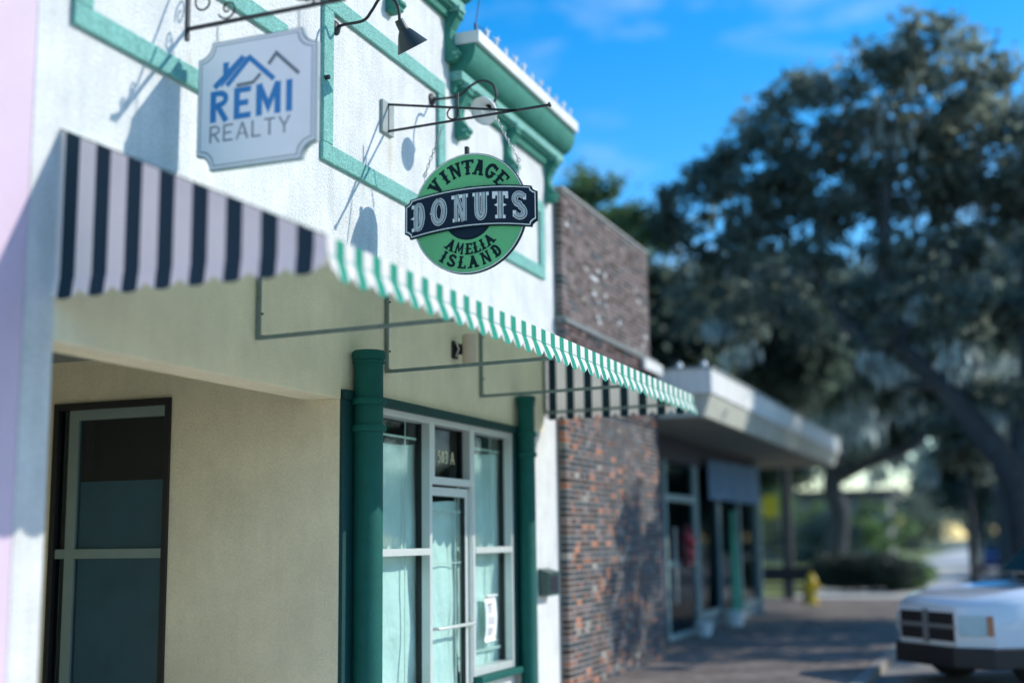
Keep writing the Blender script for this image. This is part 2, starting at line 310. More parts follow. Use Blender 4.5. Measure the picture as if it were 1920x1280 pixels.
# window and door screen
transom_glass = glass_mat('transom_glass', (.55, .62, .70), .02, .22)
def frame_set():
    H0, H1 = 2.835, 2.912
    dkt = M('shaded_green_trim', (.006,.055,.055), .55, .15, 6, .4, 120, spec=.3)  # green trim with the awning and column shade put into its colour
    f = MB(); f.box(8.82, 12.655, -.045, .12, H0, H1, dkt); part('header_trim', f, bld, bevel=.006)
    f = MB(); f.box(12.515, 12.655, -.03, .12, .40, H0, dkt); part('jamb_trim', f, bld, bevel=.006)
    f = MB(); f.box(8.80, 9.10, -.03, .12, 0, H0, dkt); part('jamb_trim', f, bld, bevel=.006)
    f = MB(); f.box(11.45, 12.70, -.09, .12, .355, .42, colg); part('sill', f, bld, bevel=.01)
    f = MB(); f.box(11.45, 12.66, .02, .12, 0, .355, stucco); part('stall_riser', f, bld)
    f = MB(); f.box(9.1, 10.45, .02, .12, 0, .30, stucco); part('stall_riser', f, bld)
    gy = .10
    def window(x0, x1, z0, z1, rails, munt_h, munt_v, name='window'):
        fr = MB(); fr.box(x0, x0+.055, -.012, .13, z0, z1, alum); fr.box(x1-.055, x1, -.012, .13, z0, z1, alum)
        fr.box(x0+.055, x1-.055, -.008, .13, z1-.062, z1, alum); fr.box(x0+.055, x1-.055, -.008, .13, z0, z0+.07, alum)
        o = part(name, fr, bld, bevel=.004)
        for z in rails:
            r = MB(); r.box(x0+.055, x1-.055, -.02, .13, z, z+.062, alum); part('rail', r, o, bevel=.006)
        p = MB(); p.box(x0+.05, x1-.05, gy, gy+.006, z0+.06, z1-.055, glass if name == 'window' else transom_glass); part('pane', p, o)
        k = MB()
        for z in munt_h: k.box(x0+.055, x1-.085, gy+.010, gy+.018, z, z+.020, whitem)
        for x in munt_v: k.box(x, x+.016, gy+.0195, gy+.026, z0+.06, z1-.06, whitem)
        if munt_h or munt_v: part('muntin', k, o)
        g2 = MB(); g2.box(x1-.0552, x1-.050, gy-.03, gy+.03, z0+.07, z1-.062, darkgap); part('gasket', g2, o)
        return o
    window(9.10, 10.50, .30, H0, [1.585], [2.62, .45], [10.20])
    window(11.43, 12.515, .42, H0, [1.585], [2.62, .62], [12.20])
    window(10.50, 11.43, 2.225, H0, [], [], [], 'transom_window')
    # door leaf
    dl = MB(); x0, x1 = 10.515, 11.41
    fr = MB(); fr.box(10.50, 10.515, 0, .13, 0, 2.225, alum); fr.box(x1, 11.43, 0, .13, 0, 2.225, alum); part('door_frame', fr, bld)
    dl.box(x0, x0+.06, .03, .09, .05, 2.205, alum); dl.box(x1-.07, x1, .03, .09, .05, 2.205, alum); dl.box(x0+.06, x1-.07, .03, .09, 2.125, 2.205, alum); dl.box(x0+.06, x1-.07, .03, .09, .05, .30, alum)
    d = part('glass_door', dl, bld, bevel=.004)
    p = MB(); p.box(x0+.055, x1-.065, .058, .064, .29, 2.13, glass); part('pane', p, d)
    k = MB(); k.box(x0+.06, x1-.10, .066, .074, 1.975, 1.993, whitem); k.box(11.20, 11.215, .075, .081, .3, 2.12, whitem); k.box(x0+.06, x1-.10, .066, .074, 1.50, 1.51, whitem); part('muntin', k, d)
    h = MB(); h.tube([(10.535, .02, .93), (10.535, -.045, .93), (10.56, -.055, .93), (11.36, -.055, .93), (11.385, -.045, .93), (11.385, .02, .93)], .016, alum, 10); part('push_bar', h, d, smooth=True)
    g2 = MB(); g2.box(x1-.0703, x1-.066, .035, .085, .3, 2.12, darkgap); part('gasket', g2, d)
frame_set()

# cast iron columns
def column(xc, yc, r, sign):
    pr = [(0, r*1.25), (.10, r*1.25), (.14, r), (2.58, r), (2.585, r*1.18), (2.60, r*1.24), (2.62, r*1.24), (2.635, r*1.16), (2.64, r), (2.795, r), (2.80, r*1.18), (2.815, r*1.24), (2.835, r*1.24), (2.85, r*1.16), (2.855, r),
          (3.135, r), (3.14, r*1.10), (3.155, r*1.12), (3.16, r*1.04), (3.175, r*1.10), (3.20, r*1.18), (3.225, r*1.18), (3.24, r*1.06), (3.24, .001)]
    c = MB(); c.lathe((xc, yc, 0), (0,0,1), pr, colg, 36); o = part('column', c, bld, autos=True); return o
column(9.040, -.125, .118, 1); column(12.66, -.115, .092, 1)

# ============================================================ PINK BUILDING, left edge
pk = thing('pink_building', 'pink stucco building adjoining the white shop at the left edge', 'building', (4, .3, 0))
w = MB(); w.box(-3, XL-.004, .002, 6, 0, 8.5, pinkw); part('wall', w, pk)

# ============================================================ WINDOW PAPERS inside the glass
def sheet(x0, x1, z0, z1, y, m, sag=.05, nx=22, nz=50, seed=1, cut=.0):
    r = random.Random(seed); mb = MB(); vs = []; ph = [r.uniform(0, 6) for _ in range(6)]
    for j in range(nz+1):
        for i in range(nx+1):
            u, v = i/nx, j/nz
            xx = x0+(x1-x0)*u; zz = z0+(z1-z0)*v
            if v > .98: zz += sag*math.sin(u*5+ph[0])*.5
            if u > .98: xx -= cut*(1-v)**.8*.0 + cut*max(0, math.sin(v*3.1+ph[1]))
            yy = y+.010*math.sin(u*9+ph[2]+v*2)+.008*math.sin(v*14+ph[3]+u*5)+.004*math.sin(u*31+v*17+ph[4])
            vs.append((xx, yy, zz))
    fs = [(j*(nx+1)+i, j*(nx+1)+i+1, (j+1)*(nx+1)+i+1, (j+1)*(nx+1)+i) for j in range(nz) for i in range(nx)]
    mb.add(vs, fs, m); return mb
lone('window_paper', sheet(9.12, 10.50, .46, 2.585, .165, paper, .05, seed=3, cut=.07), 'white paper taped inside the window beside the near green column', 'paper', 'papers covering the shop glass', smooth=True)
lone('window_paper', sheet(10.56, 11.40, .1, 2.08, .135, paper, .02, seed=5, cut=.02), 'white paper covering the inside of the glass shop door', 'paper', 'papers covering the shop glass', smooth=True)
lone('window_paper', sheet(11.47, 12.50, .45, 2.60, .165, paper, .03, seed=9, cut=.06), 'white paper taped inside the window beside the far green column', 'paper', 'papers covering the shop glass', smooth=True)

# ============================================================ BRICK BUILDING
bk = thing('brick_building', 'dark brick building with scattered orange bricks right of the white shop', 'building', (16, .3, 0))
mort = M('brick_mortar', (.34,.33,.30), .95, .15, 8, .6, 80)
BX0, BX1, BYF = 13.995, 18.20, -.105
w = MB(); w.box(BX0+.004, BX1-.004, BYF+.0075, .5, .0, 4.28, mort); w.box(BX0+.004, BX1-.30, BYF+.0075, .5, 4.28, 5.90, mort); part('wall', w, bk)
def bmat(i, c, spec=.2): return M('brick_'+('umber','slate','orange','rust','pale','mauve','limed')[i], c,   .85, .10, 30, .8, 60, rnd=.30, spec=spec)
BM = [bmat(0,(.10,.068,.060)), bmat(1,(.080,.088,.095)), bmat(2,(.40,.17,.10)), bmat(3,(.24,.12,.09)), bmat(4,(.30,.28,.24)), bmat(5,(.19,.14,.13)), bmat(6,(.55,.55,.54))]
BW, BH, BG = .200, .0675, .0135
bmesh_cache = {}
def brick_mesh(k, wd, dp):
    key = (k, round(wd, 2), dp)
    if key not in bmesh_cache:
        m = MB(); e = .004
        x, y0, y1, z = wd/2, 0, dp, (BH-BG)/2
        vs = [(-x,y1,-z),(x,y1,-z),(x,y1,z),(-x,y1,z),(-x,e,-z),(x,e,-z),(x,e,z),(-x,e,z),(-x+e,0,-z+e),(x-e,0,-z+e),(x-e,0,z-e),(-x+e,0,z-e)]
        m.add(vs, [(0,1,5,4),(1,2,6,5),(2,3,7,6),(3,0,4,7),(4,5,9,8),(5,6,10,9),(6,7,11,10),(7,4,8,11),(8,9,10,11)], BM[k]); bmesh_cache[key] = m.mesh('brick')
    return bmesh_cache[key]
rb = random.Random(11); cand = []
rows = int(5.88/BH)
for j in range(rows):
    zc = (j+.5)*BH
    xr = BX1 if zc < 4.25 else BX1-.30
    if 4.25 < zc < 4.34: continue
    lower = zc < 4.25; proud = .0
    off = (0, .155)[j % 2]; i = j % 2; x = BX0-off
    while x < xr-.02:
        bw_ = BW if i % 2 == 0 else BW*.52; i += 1
        a, b = max(x, BX0), min(x+bw_-BG, xr); x += bw_
        if b-a < .03: continue
        t = rb.random(); fx = (a-BX0)/4.2
        if lower:
            po = .15*(1-.6*fx); k = 2 if t < po*.7 else 3 if t < po*1.15 else 1 if t < .55 else 0 if t < .82 else 5 if t < .97 else 4
            if zc > 3.55: k = 5 if t < .5 else 1 if t < .75 else 0 if t<.985 else 2
        else:
            k = 6 if t < .004+.03*(1 if 4.5 < zc < 5.4 and fx > .25 else 0) else 5 if t < .62 else 0 if t < .82 else 1 if t < .98 else 4
        big = (b-a > .07) and a < BX0+1.1 and (zc > .55 and zc < 3.22)
        cand.append((a, b, zc, k, BYF-(.02 if 3.3 < zc < 4.25 else 0)+rb.uniform(-.004, .004), big))
big = [c for c in cand if c[5]]; big.sort(key=lambda c: (c[0], abs(c[2]-1.8))); big = big[:298]; bs_ = set(id(c) for c in big)
st = MB()
for c in cand:
    a, b, zc, k, y, _ = c
    if id(c) in bs_:
        o = bpy.data.objects.new('brick', brick_mesh(k, b-a, .09)); COL.objects.link(o); o.parent = bk
        o.location = Vector(((a+b)/2, y, zc)) - bk.location; o.rotation_euler = (0, rb.uniform(-.006,.006), rb.uniform(-.008,.008))
    else:
        x0, x1, z = a, b, (BH-BG)/2; e = .004; dp = .09
        vs = [(x0,y+dp,zc-z),(x1,y+dp,zc-z),(x1,y+dp,zc+z),(x0,y+dp,zc+z),(x0,y+e,zc-z),(x1,y+e,zc-z),(x1,y+e,zc+z),(x0,y+e,zc+z),(x0+e,y,zc-z+e),(x1-e,y,zc-z+e),(x1-e,y,zc+z-e),(x0+e,y,zc+z-e)]
        st.add(vs, [(0,1,5,4),(1,2,6,5),(2,3,7,6),(3,0,4,7),(4,5,9,8),(5,6,10,9),(6,7,11,10),(7,4,8,11),(8,9,10,11)], BM[k])
part('brick_courses', st, bk, kind='stuff')
l = MB(); l.extrude([(.1, 4.255), (-.155, 4.255), (-.155, 4.29), (-.105, 4.345), (.1, 4.345)], BX0-.03, BX1+.005, 'x', M('ledge_stone', (.20,.22,.21), .9, .25, 6, .8, 60)); part('ledge', l, bk)
l = MB(); l.box(17.25, BX1+.01, -.21, -.157, 4.10, 4.25, whitem); part('flashing', l, bk, label='white metal flashing at the far end of the ledge')
l = MB(); l.box(BX0-.01, BX1-.30+.01, -.125, .5, 5.90, 5.935, M('coping', (.33,.33,.31), .9, .2, 5, .5, 60)); part('coping', l, bk)

# ============================================================ AWNING
AX0, AX1, AY, AZW, AZF = 5.52, 13.57, -1.742, 4.06, 3.258
aw = thing('striped_awning', 'green and white striped canvas awning with scalloped edge over the shopfront', 'awning', (9.5, 0, 3.1))
PER = .2065
def stripe_edges(x0, x1, start, per, wg):
    e = [x0]; k = math.floor((x0-start)/per)-1
    while start+k*per < x1+per:
        for v in (start+k*per, start+k*per+wg):
            if x0+1e-4 < v < x1-1e-4: e.append(v)
        k += 1
    e.append(x1); return e
def is_green(x, start, per, wg): return ((x-start) % per) < wg
G0, GW = 5.605, .098
ed = stripe_edges(AX0, AX1, G0, PER, GW)
m = MB()
for a, b in zip(ed[:-1], ed[1:]):
    m.add([(a,0,AZW),(b,0,AZW),(b,AY,AZF),(a,AY,AZF)], [(0,1,2,3)], awg if is_green((a+b)/2, G0, PER, GW) else aww)
part('roof_canvas', m, aw)
def valance(pfun, u0, u1, start, per, wg, ztop_fun, zs, zc, depth, flare, cusp, nsub=5, gcol=awg):
    """front or side strip; pfun(u, out, z) -> point. upper flat band to zs, then the flared scallop"""
    mb = MB(); e = stripe_edges(u0, u1, start, per, wg)
    for a, b in zip(e[:-1], e[1:]):
        gm = gcol if is_green((a+b)/2, start, per, wg) else aww
        n = max(2, int((b-a)/.012))
        for i in range(n):
            ua, ub = a+(b-a)*i/n, a+(b-a)*(i+1)/n
            rowsA, rowsB = [], []
            for u, R in ((ua, rowsA), (ub, rowsB)):
                ph = ((u-cusp) % per)/per; sc = math.sin(math.pi*ph)**.62 if 0 < ph < 1 else 0
                zb = zc-depth*sc; zt = ztop_fun(u)
                wob = .006*math.sin(u*7.3)+.005*math.sin(u*2.9+1)
                R.append(pfun(u, 0, zt)); R.append(pfun(u, .002, zs))
                for q in range(1, nsub+1):
                    t = q/nsub; z = zs+(zb-zs)*t; R.append(pfun(u, .002+(flare+wob)*t**.8, z))
            vs = rowsA+rowsB; k = len(rowsA); mb.add(vs, [(j, j+k, j+k+1, j+1) for j in range(k-1)], gm)
    return mb
vf = valance(lambda u, o, z: (u, AY-o, z), AX0, AX1, G0, PER, GW, lambda u: AZF, 3.150, 3.092, .064, .038, 5.748)
part('front_valance', vf, aw)
sv = lambda xp, sg: (lambda u, o, z: (xp+sg*o*.35, -u, z))
SS, SP, SG = .040, .2175, .103
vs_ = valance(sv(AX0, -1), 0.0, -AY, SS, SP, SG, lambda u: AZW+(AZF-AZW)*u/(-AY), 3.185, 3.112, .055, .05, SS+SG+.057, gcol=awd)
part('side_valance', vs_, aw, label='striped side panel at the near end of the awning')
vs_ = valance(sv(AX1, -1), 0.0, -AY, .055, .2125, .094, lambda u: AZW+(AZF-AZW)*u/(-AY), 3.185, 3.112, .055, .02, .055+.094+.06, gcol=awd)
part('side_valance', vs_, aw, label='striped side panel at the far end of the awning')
# stitched seam line and hem cord
m = MB(); m.tube([(x, AY-.0045, 3.158) for x in np.linspace(AX0, AX1, 60)], .0026, seamm, 5); part('seam', m, aw)
m = MB(); m.tube([(AX0-.002, -y, AZW+(AZF-AZW)*y/1.742-.004) for y in np.linspace(0, 1.742, 8)], .004, awhem, 5); part('seam', m, aw)
for x in (5.56, 7.57, 9.57, 11.66, 13.53):
    f = MB(); q = .028
    f.bar((x, -.02, 3.13), (x, -.02, 3.98), q, q, greyiron); f.bar((x, -.034, 3.143), (x, AY+.03, 3.165), q, q, greyiron); f.bar((x, -.03, 3.965), (x, AY+.04, 3.215), q, q, greyiron)
    fo = part('frame_bracket', f, aw, bevel=.003)
    for z in (3.16, 3.32, 3.75):
        s_ = MB(); s_.lathe((x+.022, -.03, z), (0,-1,0), [(0,.008),(.012,.008),(.012,.001)], black, 8); part('bolt', s_, fo)
f = MB(); f.bar((AX0+.03, AY+.02, 3.175), (AX1-.03, AY+.02, 3.175), .025, .025, greyiron); f.bar((AX0+.03, -.02, 4.03), (AX1-.03, -.02, 4.03), .025, .025, greyiron); part('front_bar', f, aw)

# ============================================================ LETTERING
def arcp(cx, cy, rx, ry, a0, a1, n=10): return [(cx+rx*math.cos(math.radians(a0+(a1-a0)*i/n)), cy+ry*math.sin(math.radians(a0+(a1-a0)*i/n))) for i in range(n+1)]
def ribbon(pts, w):
    """mitred ribbon quads for one polyline"""
    L_, R_ = [], []; n = len(pts)
    for i in range(n):
        p0 = Vector(pts[max(i-1, 0)]); p1 = Vector(pts[i]); p2 = Vector(pts[min(i+1, n-1)])
        d1 = (p1-p0); d2 = (p2-p1)
        if d1.length < 1e-9: d1 = d2
        if d2.length < 1e-9: d2 = d1
        d1 = d1.normalized(); d2 = d2.normalized(); t = (d1+d2)
        t = t.normalized() if t.length > 1e-6 else d1
        nn = Vector((-t.y, t.x)); c = max(.45, nn.dot(Vector((-d1.y, d1.x))))
        L_.append(p1+nn*w/2/c); R_.append(p1-nn*w/2/c)
    return L_, R_
def glyph(ch, w, st, serif, spur):
    """strokes [(pts, width)] in a cell w x 1; st = stem width"""
    S_, a = [], st/2; sw = st*.55; cx = w/2
    def stem(x, z0=0, z1=1, top=True, bot=True, sp=True):
        S_.append(([(x, z0), (x, z1)], st))
        if serif:
            e = st*.85
            if top: S_.append(([(x-e, z1-sw/2), (x+e, z1-sw/2)], sw))
            if bot: S_.append(([(x-e, z0+sw/2), (x+e, z0+sw/2)], sw))
        if spur and sp: S_.append(([(x-st*1.05, .5), (x+st*1.05, .5)], -st*.5))
    def bar(x0, x1, z, tick=0):
        S_.append(([(x0, z), (x1, z)], sw*1.15 if serif else st*.85))
        if serif and tick: S_.append(([(x1-sw*.4, z), (x1-sw*.4, z+tick)], sw*.9))
    l, r = a + (st*.35 if serif else 0), w-a-(st*.35 if serif else 0)
    h = sw*.58 if serif else st*.42
    if ch == 'I': stem(cx)
    elif ch == 'T': stem(cx, top=False); bar(0, w, 1-h); 
    elif ch == 'L': stem(l); bar(l, w, h, .2)
    elif ch == 'E': stem(l); bar(l, w, 1-h, -.2); bar(l, w*.85, .5); bar(l, w, h, .2)
    elif ch == 'V': S_.append(([(l*.9, 1), (cx, 0)], st)); S_.append(([(r+l*.1, 1), (cx, 0)], st*.8))
    elif ch == 'A': S_.append(([(l*.8, 0), (cx, 1)], st*.8)); S_.append(([(r+l*.2, 0), (cx, 1)], st)); S_.append(([(w*.22, .33), (w*.78, .33)], sw))
    elif ch == 'N':
        for x_ in (l, r): S_.append(([(x_, 0), (x_, 1)], st*.72))
        S_.append(([(l, 1), (r, 0)], st*.85))
        if serif: S_.append(([(l-st*.6, sw/2), (l+st*.6, sw/2)], sw)); S_.append(([(r-st*.6, 1-sw/2), (r+st*.6, 1-sw/2)], sw))
    elif ch == 'M':
        for x_ in (l, r):
            S_.append(([(x_, 0), (x_, 1)], st*(.66 if serif else 1)))
            if serif: S_.append(([(x_-st*.5, sw/2), (x_+st*.5, sw/2)], sw))
        S_.append(([(l, 1), (cx, .25), (r, 1)], st*(.6 if serif else .85)))
    elif ch == 'D': stem(l); S_.append(([(l, 1-h), (w*.45, 1-h)] + arcp(w*.45, .5, r-w*.45, .5-h, 90, -90, 12)+[(l, h)], st*.9))
    elif ch == 'O': S_.append((arcp(cx, .5, cx-a, .5-a*.8, 90, 450, 24), st*.95))
    elif ch == '0': S_.append((arcp(cx, .5, cx-a, .5-a*.8, 90, 450, 24), st*.95))
    elif ch == 'U': S_.append(([(l, 1), (l, .35)] + arcp(cx, .35, cx-l, .35-h, 180, 360, 10)+[(r, .35), (r, 1)], st*.95))
    elif ch == 'R': stem(l); S_.append(([(l, 1-h), (w*.5, 1-h)] + arcp(w*.5, .73, r-w*.5, .27-h, 90, -90, 8)+[(l, .46)], st*.85)); S_.append(([(w*.45, .46), (r+a*.3, 0)], st*.9))
    elif ch == 'Y': S_.append(([(a*.6, 1), (cx, .45), (cx, 0)], st*.9)); S_.append(([(w-a*.6, 1), (cx, .45)], st*.9))
    elif ch == 'S': S_.append((arcp(cx, .735, cx-a, .265-a*.7, 25, 270, 12)+arcp(cx, .265, cx-a, .265-a*.7, 90, -155, 12)[1:], st*.95))
    elif ch == 'G': S_.append((arcp(cx, .5, cx-a, .5-a*.8, 40, 320, 18)+[(r, .42)], st*.95)); S_.append(([(cx, .45), (w, .45)], sw))
    elif ch == '5': S_.append(([(w*.85, 1-a), (w*.25, 1-a), (w*.2, .6)]+arcp(w*.42, .33, w*.42, .31, 120, -140, 12), st*.8))
    elif ch == '3': S_.append((arcp(cx, .74, cx-a, .24, 150, -85, 10)+arcp(cx, .27, cx-a, .26, 85, -150, 10), st*.8))
    if serif:
        e = st*.8
        if ch in 'VU': 
            for x in ((l, r) if ch == 'U' else (l*.9, r+l*.1)): S_.append(([(x-e, 1-sw/2), (x+e, 1-sw/2)], sw))
        if ch == 'A':
            for x in (l*.8, r+l*.2): S_.append(([(x-e, sw/2), (x+e, sw/2)], sw))
            S_.append(([(cx-e, 1-sw*.3), (cx+e*.4, 1-sw*.3)], sw*.7))
        if ch == 'N': S_.append(([(l-e, 1-sw/2), (l+e, 1-sw/2)], sw))
        if ch == 'S': S_.append(([(w-a*.9, .72), (w-a*.9, .93)], sw)); S_.append(([(a*.9, .07), (a*.9, .3)], sw))
        if ch == 'G': S_.append(([(w-a*.9, .66), (w-a*.9, .93)], sw))
        if ch == 'T':
            for x in (0, w): S_.append(([(x+(sw*.45 if x == 0 else -sw*.45), 1), (x+(sw*.45 if x == 0 else -sw*.45), .74)], sw*.9))
        if spur and ch in 'OSVAG': S_.append(([(-st*.15, .5), (st*.9, .5)] if ch not in 'SVA' else [(cx-st*.9, .5), (cx+st*.9, .5)], -st*.45))
    return S_
def put_letter(mb, ch, fn, w, st, serif, spur, depth, m, scale_w=1.0, idx=0, only_main=False):
    """fn(u, v, d) -> world point, u in 0..w across, v in 0..1 up, d out of the board"""
    for k, (pts, sw) in enumerate(glyph(ch, w, st, serif, spur)):
        dia = sw < 0; sw = abs(sw)
        if only_main and (dia or sw < st*.70): continue
        d = depth + .00025*(k+idx)
        if dia:
            x0, x1 = pts[0][0], pts[1][0]; c = (x0+x1)/2; P = [(x0, .5), (c, .5-sw), (x1, .5), (c, .5+sw)]
            vs = [fn(*p, d) for p in P]+[fn(*p, 0) for p in P]
            mb.add(vs, [(0,1,2,3),(0,4,5,1),(1,5,6,2),(2,6,7,3),(3,7,4,0)], m); continue
        q = [pts[0]]
        for p in pts[1:]:
            n = max(1, int(math.hypot(p[0]-q[-1][0], p[1]-q[-1][1])/.2)); o = q[-1]
            for i in range(1, n+1): q.append((o[0]+(p[0]-o[0])*i/n, o[1]+(p[1]-o[1])*i/n))
        Ls, Rs = ribbon(q, sw*scale_w); n = len(q)
        vs = [fn(p.x, p.y, d) for p in Ls]+[fn(p.x, p.y, d) for p in Rs]+[fn(p.x, p.y, 0) for p in Ls]+[fn(p.x, p.y, 0) for p in Rs]
        fs = []
        for i in range(n-1): fs += [(i, i+1, n+i+1, n+i), (i, 2*n+i, 2*n+i+1, i+1), (n+i, n+i+1, 3*n+i+1, 3*n+i)]
        fs += [(0, n, 3*n, 2*n), (n-1, 3*n-1, 4*n-1, 2*n-1)]
        mb.add(vs, fs, m)

# ============================================================ DONUTS SIGN
SX_ = 9.57; face = SX_-.018
dsg = thing('hanging_shop_sign', 'round green VINTAGE DONUTS sign hanging from a black wall bracket', 'sign', (SX_, -.80, 3.92))
sgreen = M('sign_green_face', (.12,.50,.20), .5, .08, 6, coat=.2)
snavy = M('sign_navy', (.008,.022,.045), .6, .1, 8, spec=.15); swhite = M('sign_white_line', (.84,.84,.82), .4, .05)
sletter = M('sign_letter_dark', (.006,.022,.028), .6, .05, spec=.12); ssilver = M('sign_silver_inlay', (.42,.48,.52), .35, .25, 12, metal=.3)
CY, CZ, RD = -.800, 4.447, .524
def P2(y, z, d): return (face-d, y, z)
def disc(mb, r0, r1, d0, d1, m, n=72, cy=CY, cz=CZ):
    vs = []
    for k in range(n):
        t = 2*math.pi*k/n; c, s = math.cos(t), math.sin(t)
        vs += [P2(cy+r0*c, cz+r0*s, d1), P2(cy+r1*c, cz+r1*s, d1), P2(cy+r1*c, cz+r1*s, d0), P2(cy+r0*c, cz+r0*s, d0)]
    fs = []
    for k in range(n):
        a, b = 4*k, 4*((k+1) % n); fs += [(a, b, b+1, a+1), (a+1, b+1, b+2, a+2), (a+3, a+2, b+2, b+3), (a, a+3, b+3, b)]
    mb.add(vs, fs, m)
m = MB(); disc(m, .001, RD, -.036, 0, sletter); brd = part('board', m, dsg)
m = MB(); disc(m, .228, RD-.016, -.001, .004, sgreen); part('green_ring', m, dsg)
m = MB(); disc(m, RD-.013, RD-.0055, -.001, .005, swhite); part('border_line', m, dsg)
m = MB(); disc(m, .226, .232, .0035, .0052, swhite if False else sletter); disc(m, .001, .218, -.001, .003, snavy); part('centre_hole', m, dsg)
# bolt lug at the top
m = MB(); m.box(SX_-.02, SX_+.02, -.795, -.765, 4.965, 5.035, black); part('lug', m, dsg)
# arched banner
def ban(y, v):
    """v 0..1 bottom to top"""
    t = (-y-.82)/.61; top = 4.668-.066*t*t; bot = 4.318-.066*t*t; return bot+(top-bot)*v
def banner_poly(inset):
    y0, y1 = -.213-inset, -1.427+inset; nk = .05; pts = []
    ys = np.linspace(y0-nk, y1+nk, 30); ins = inset/.35
    top = [(y, ban(y, 1-ins)) for y in ys]; bot = [(y, ban(y, ins)) for y in ys[::-1]]
    def notch(y, v, sy, sv):   # small concave corner
        return []
    pts += top; yy, zz = ys[-1], ban(ys[-1], 1-ins); pts += [(yy-.006, zz-.022), (yy-.03, zz-.042), (y1, zz-.05)]
    zz2 = ban(ys[-1], ins); pts += [(y1, zz2+.05), (yy-.03, zz2+.042), (yy-.006, zz2+.022)]
    pts += bot; yy = ys[0]; zz2 = ban(yy, ins); pts += [(yy+.006, zz2+.022), (yy+.03, zz2+.042), (y0, zz2+.05)]
    zz = ban(yy, 1-ins); pts += [(y0, zz-.05), (yy+.03, zz-.042), (yy+.006, zz-.022)]
    return pts
def poly_plate(mb, pts, d0, d1, m):
    n = len(pts); vs = [P2(*p, d1) for p in pts]+[P2(*p, d0) for p in pts]; mb.add(vs, [tuple(range(n)), tuple(range(n, 2*n))[::-1]]+[(i, n+i, n+(i+1) % n, (i+1) % n) for i in range(n)], m)
m = MB(); poly_plate(m, banner_poly(0), .006, .028, sletter); bn = part('banner', m, dsg)
def ring_strip(mb, pa, pb, d, m):
    n = len(pa); vs = [P2(*p, d) for p in pa]+[P2(*p, d) for p in pb]; mb.add(vs, [(i, (i+1) % n, n+(i+1) % n, n+i) for i in range(n)], m)
m = MB(); ring_strip(m, banner_poly(.012), banner_poly(.020), .0295, swhite); part('border_line', m, bn)
m = MB(); poly_plate(m, banner_poly(.0215), .0275, .0290, snavy); part('panel', m, bn)
# DONUTS
dn = MB(); ctr = [-.352, -.535, -.735, -.922, -1.100, -1.272]; wid = [.62, .66, .72, .66, .62, .60]
for i, ch in enumerate('DONUTS'):
    hh = .232
    def fn(u, v, d, c=ctr[i], w_=wid[i]):
        y = c-(u-w_/2)*hh*1.0; return P2(y, ban(y, .5)-hh*.5+v*hh, .0290+d)
    put_letter(dn, ch, fn, wid[i], .235, True, True, .002, swhite)
    put_letter(dn, ch, fn, wid[i], .235, True, False, .0042, snavy, .74, only_main=True)
    put_letter(dn, ch, fn, wid[i], .235, True, False, .0064, ssilver, .52, only_main=True)
part('lettering', dn, bn, label='silver outlined letters DONUTS')
vt = MB(); R0, R1 = .335, .466; angs = [139, 123, 107.5, 91, 75.5, 58.5, 41.5]; wv = [.80, .38, .88, .76, .84, .80, .70]
for ch, a, w_ in zip('VINTAGE', angs, wv):
    hh = R1-R0
    def fn(u, v, d, a=a, w_=w_, ch=ch):
        r = R0+v*hh; th = math.radians(a)-(u-w_/2)*hh/((R0+R1)/2)*1.02; return P2(CY-r*math.cos(th), CZ+r*math.sin(th), .004+d)
    put_letter(vt, ch, fn, w_, .235, True, True, .002, sletter)
part('lettering', vt, dsg, label='dark letters VINTAGE curved along the top of the disc')
at = MB()
for word, R0_, R1_, ang, wd in (('AMELIA', .262, .360, [237.5, 254, 270, 283, 293.5, 306.5], [.80,.90,.64,.60,.32,.80]), ('ISLAND', .374, .480, [237, 248.5, 261.5, 275, 291, 306], [.34,.70,.64,.82,.86,.74])):
    for ch, a, w_ in zip(word, ang, wd):
        hh = R1_-R0_
        def fn(u, v, d, a=a, w_=w_, R0_=R0_, R1_=R1_, hh=hh):
            r = R1_-v*hh; th = math.radians(a)+(u-w_/2)*hh/((R0_+R1_)/2)*1.05; return P2(CY-r*math.cos(th), CZ+r*math.sin(th), .004+d)
        put_letter(at, ch, fn, w_, .225, True, True, .002, sletter)
part('lettering', at, dsg, label='dark letters AMELIA ISLAND curved along the bottom of the disc')
def chain(a, b, parent, r=.0035, ln=.042):
    a, b = Vector(a), Vector(b); n = max(2, int((b-a).length/(ln*.78))); mb = MB(); d = (b-a).normalized(); s1 = d.orthogonal().normalized(); s2 = d.cross(s1)
    for i in range(n):
        c = a+(b-a)*((i+.5)/n); s = s1 if i % 2 else s2
        mb.tube([c+d*(ln/2*math.cos(t))+s*(ln*.26*math.sin(t)) for t in [2*math.pi*k/10 for k in range(11)]], r, M('galvanised', (.45,.47,.47), .4, .2, 20, metal=.7), 5, False)
    return part('chain', mb, parent)
chain((SX_, -.552, 5.25), (SX_, -.380, 4.83), dsg); chain((SX_, -1.056, 5.255), (SX_, -1.252, 4.86), dsg)
m = MB()
for (y, z, y2, z2) in ((-.380, 4.83, -.375, 4.74), (-1.252, 4.86, -1.25, 4.71)):
    m.tube([(SX_, y+.016*math.cos(t), z+.016*math.sin(t)) for t in [2*math.pi*k/12 for k in range(13)]], .004, MATS['galvanised'], 5, False); m.tube([(SX_, y, z-.016), (SX_, y2, z2)], .003, MATS['galvanised'], 5)
part('hook', m, dsg)

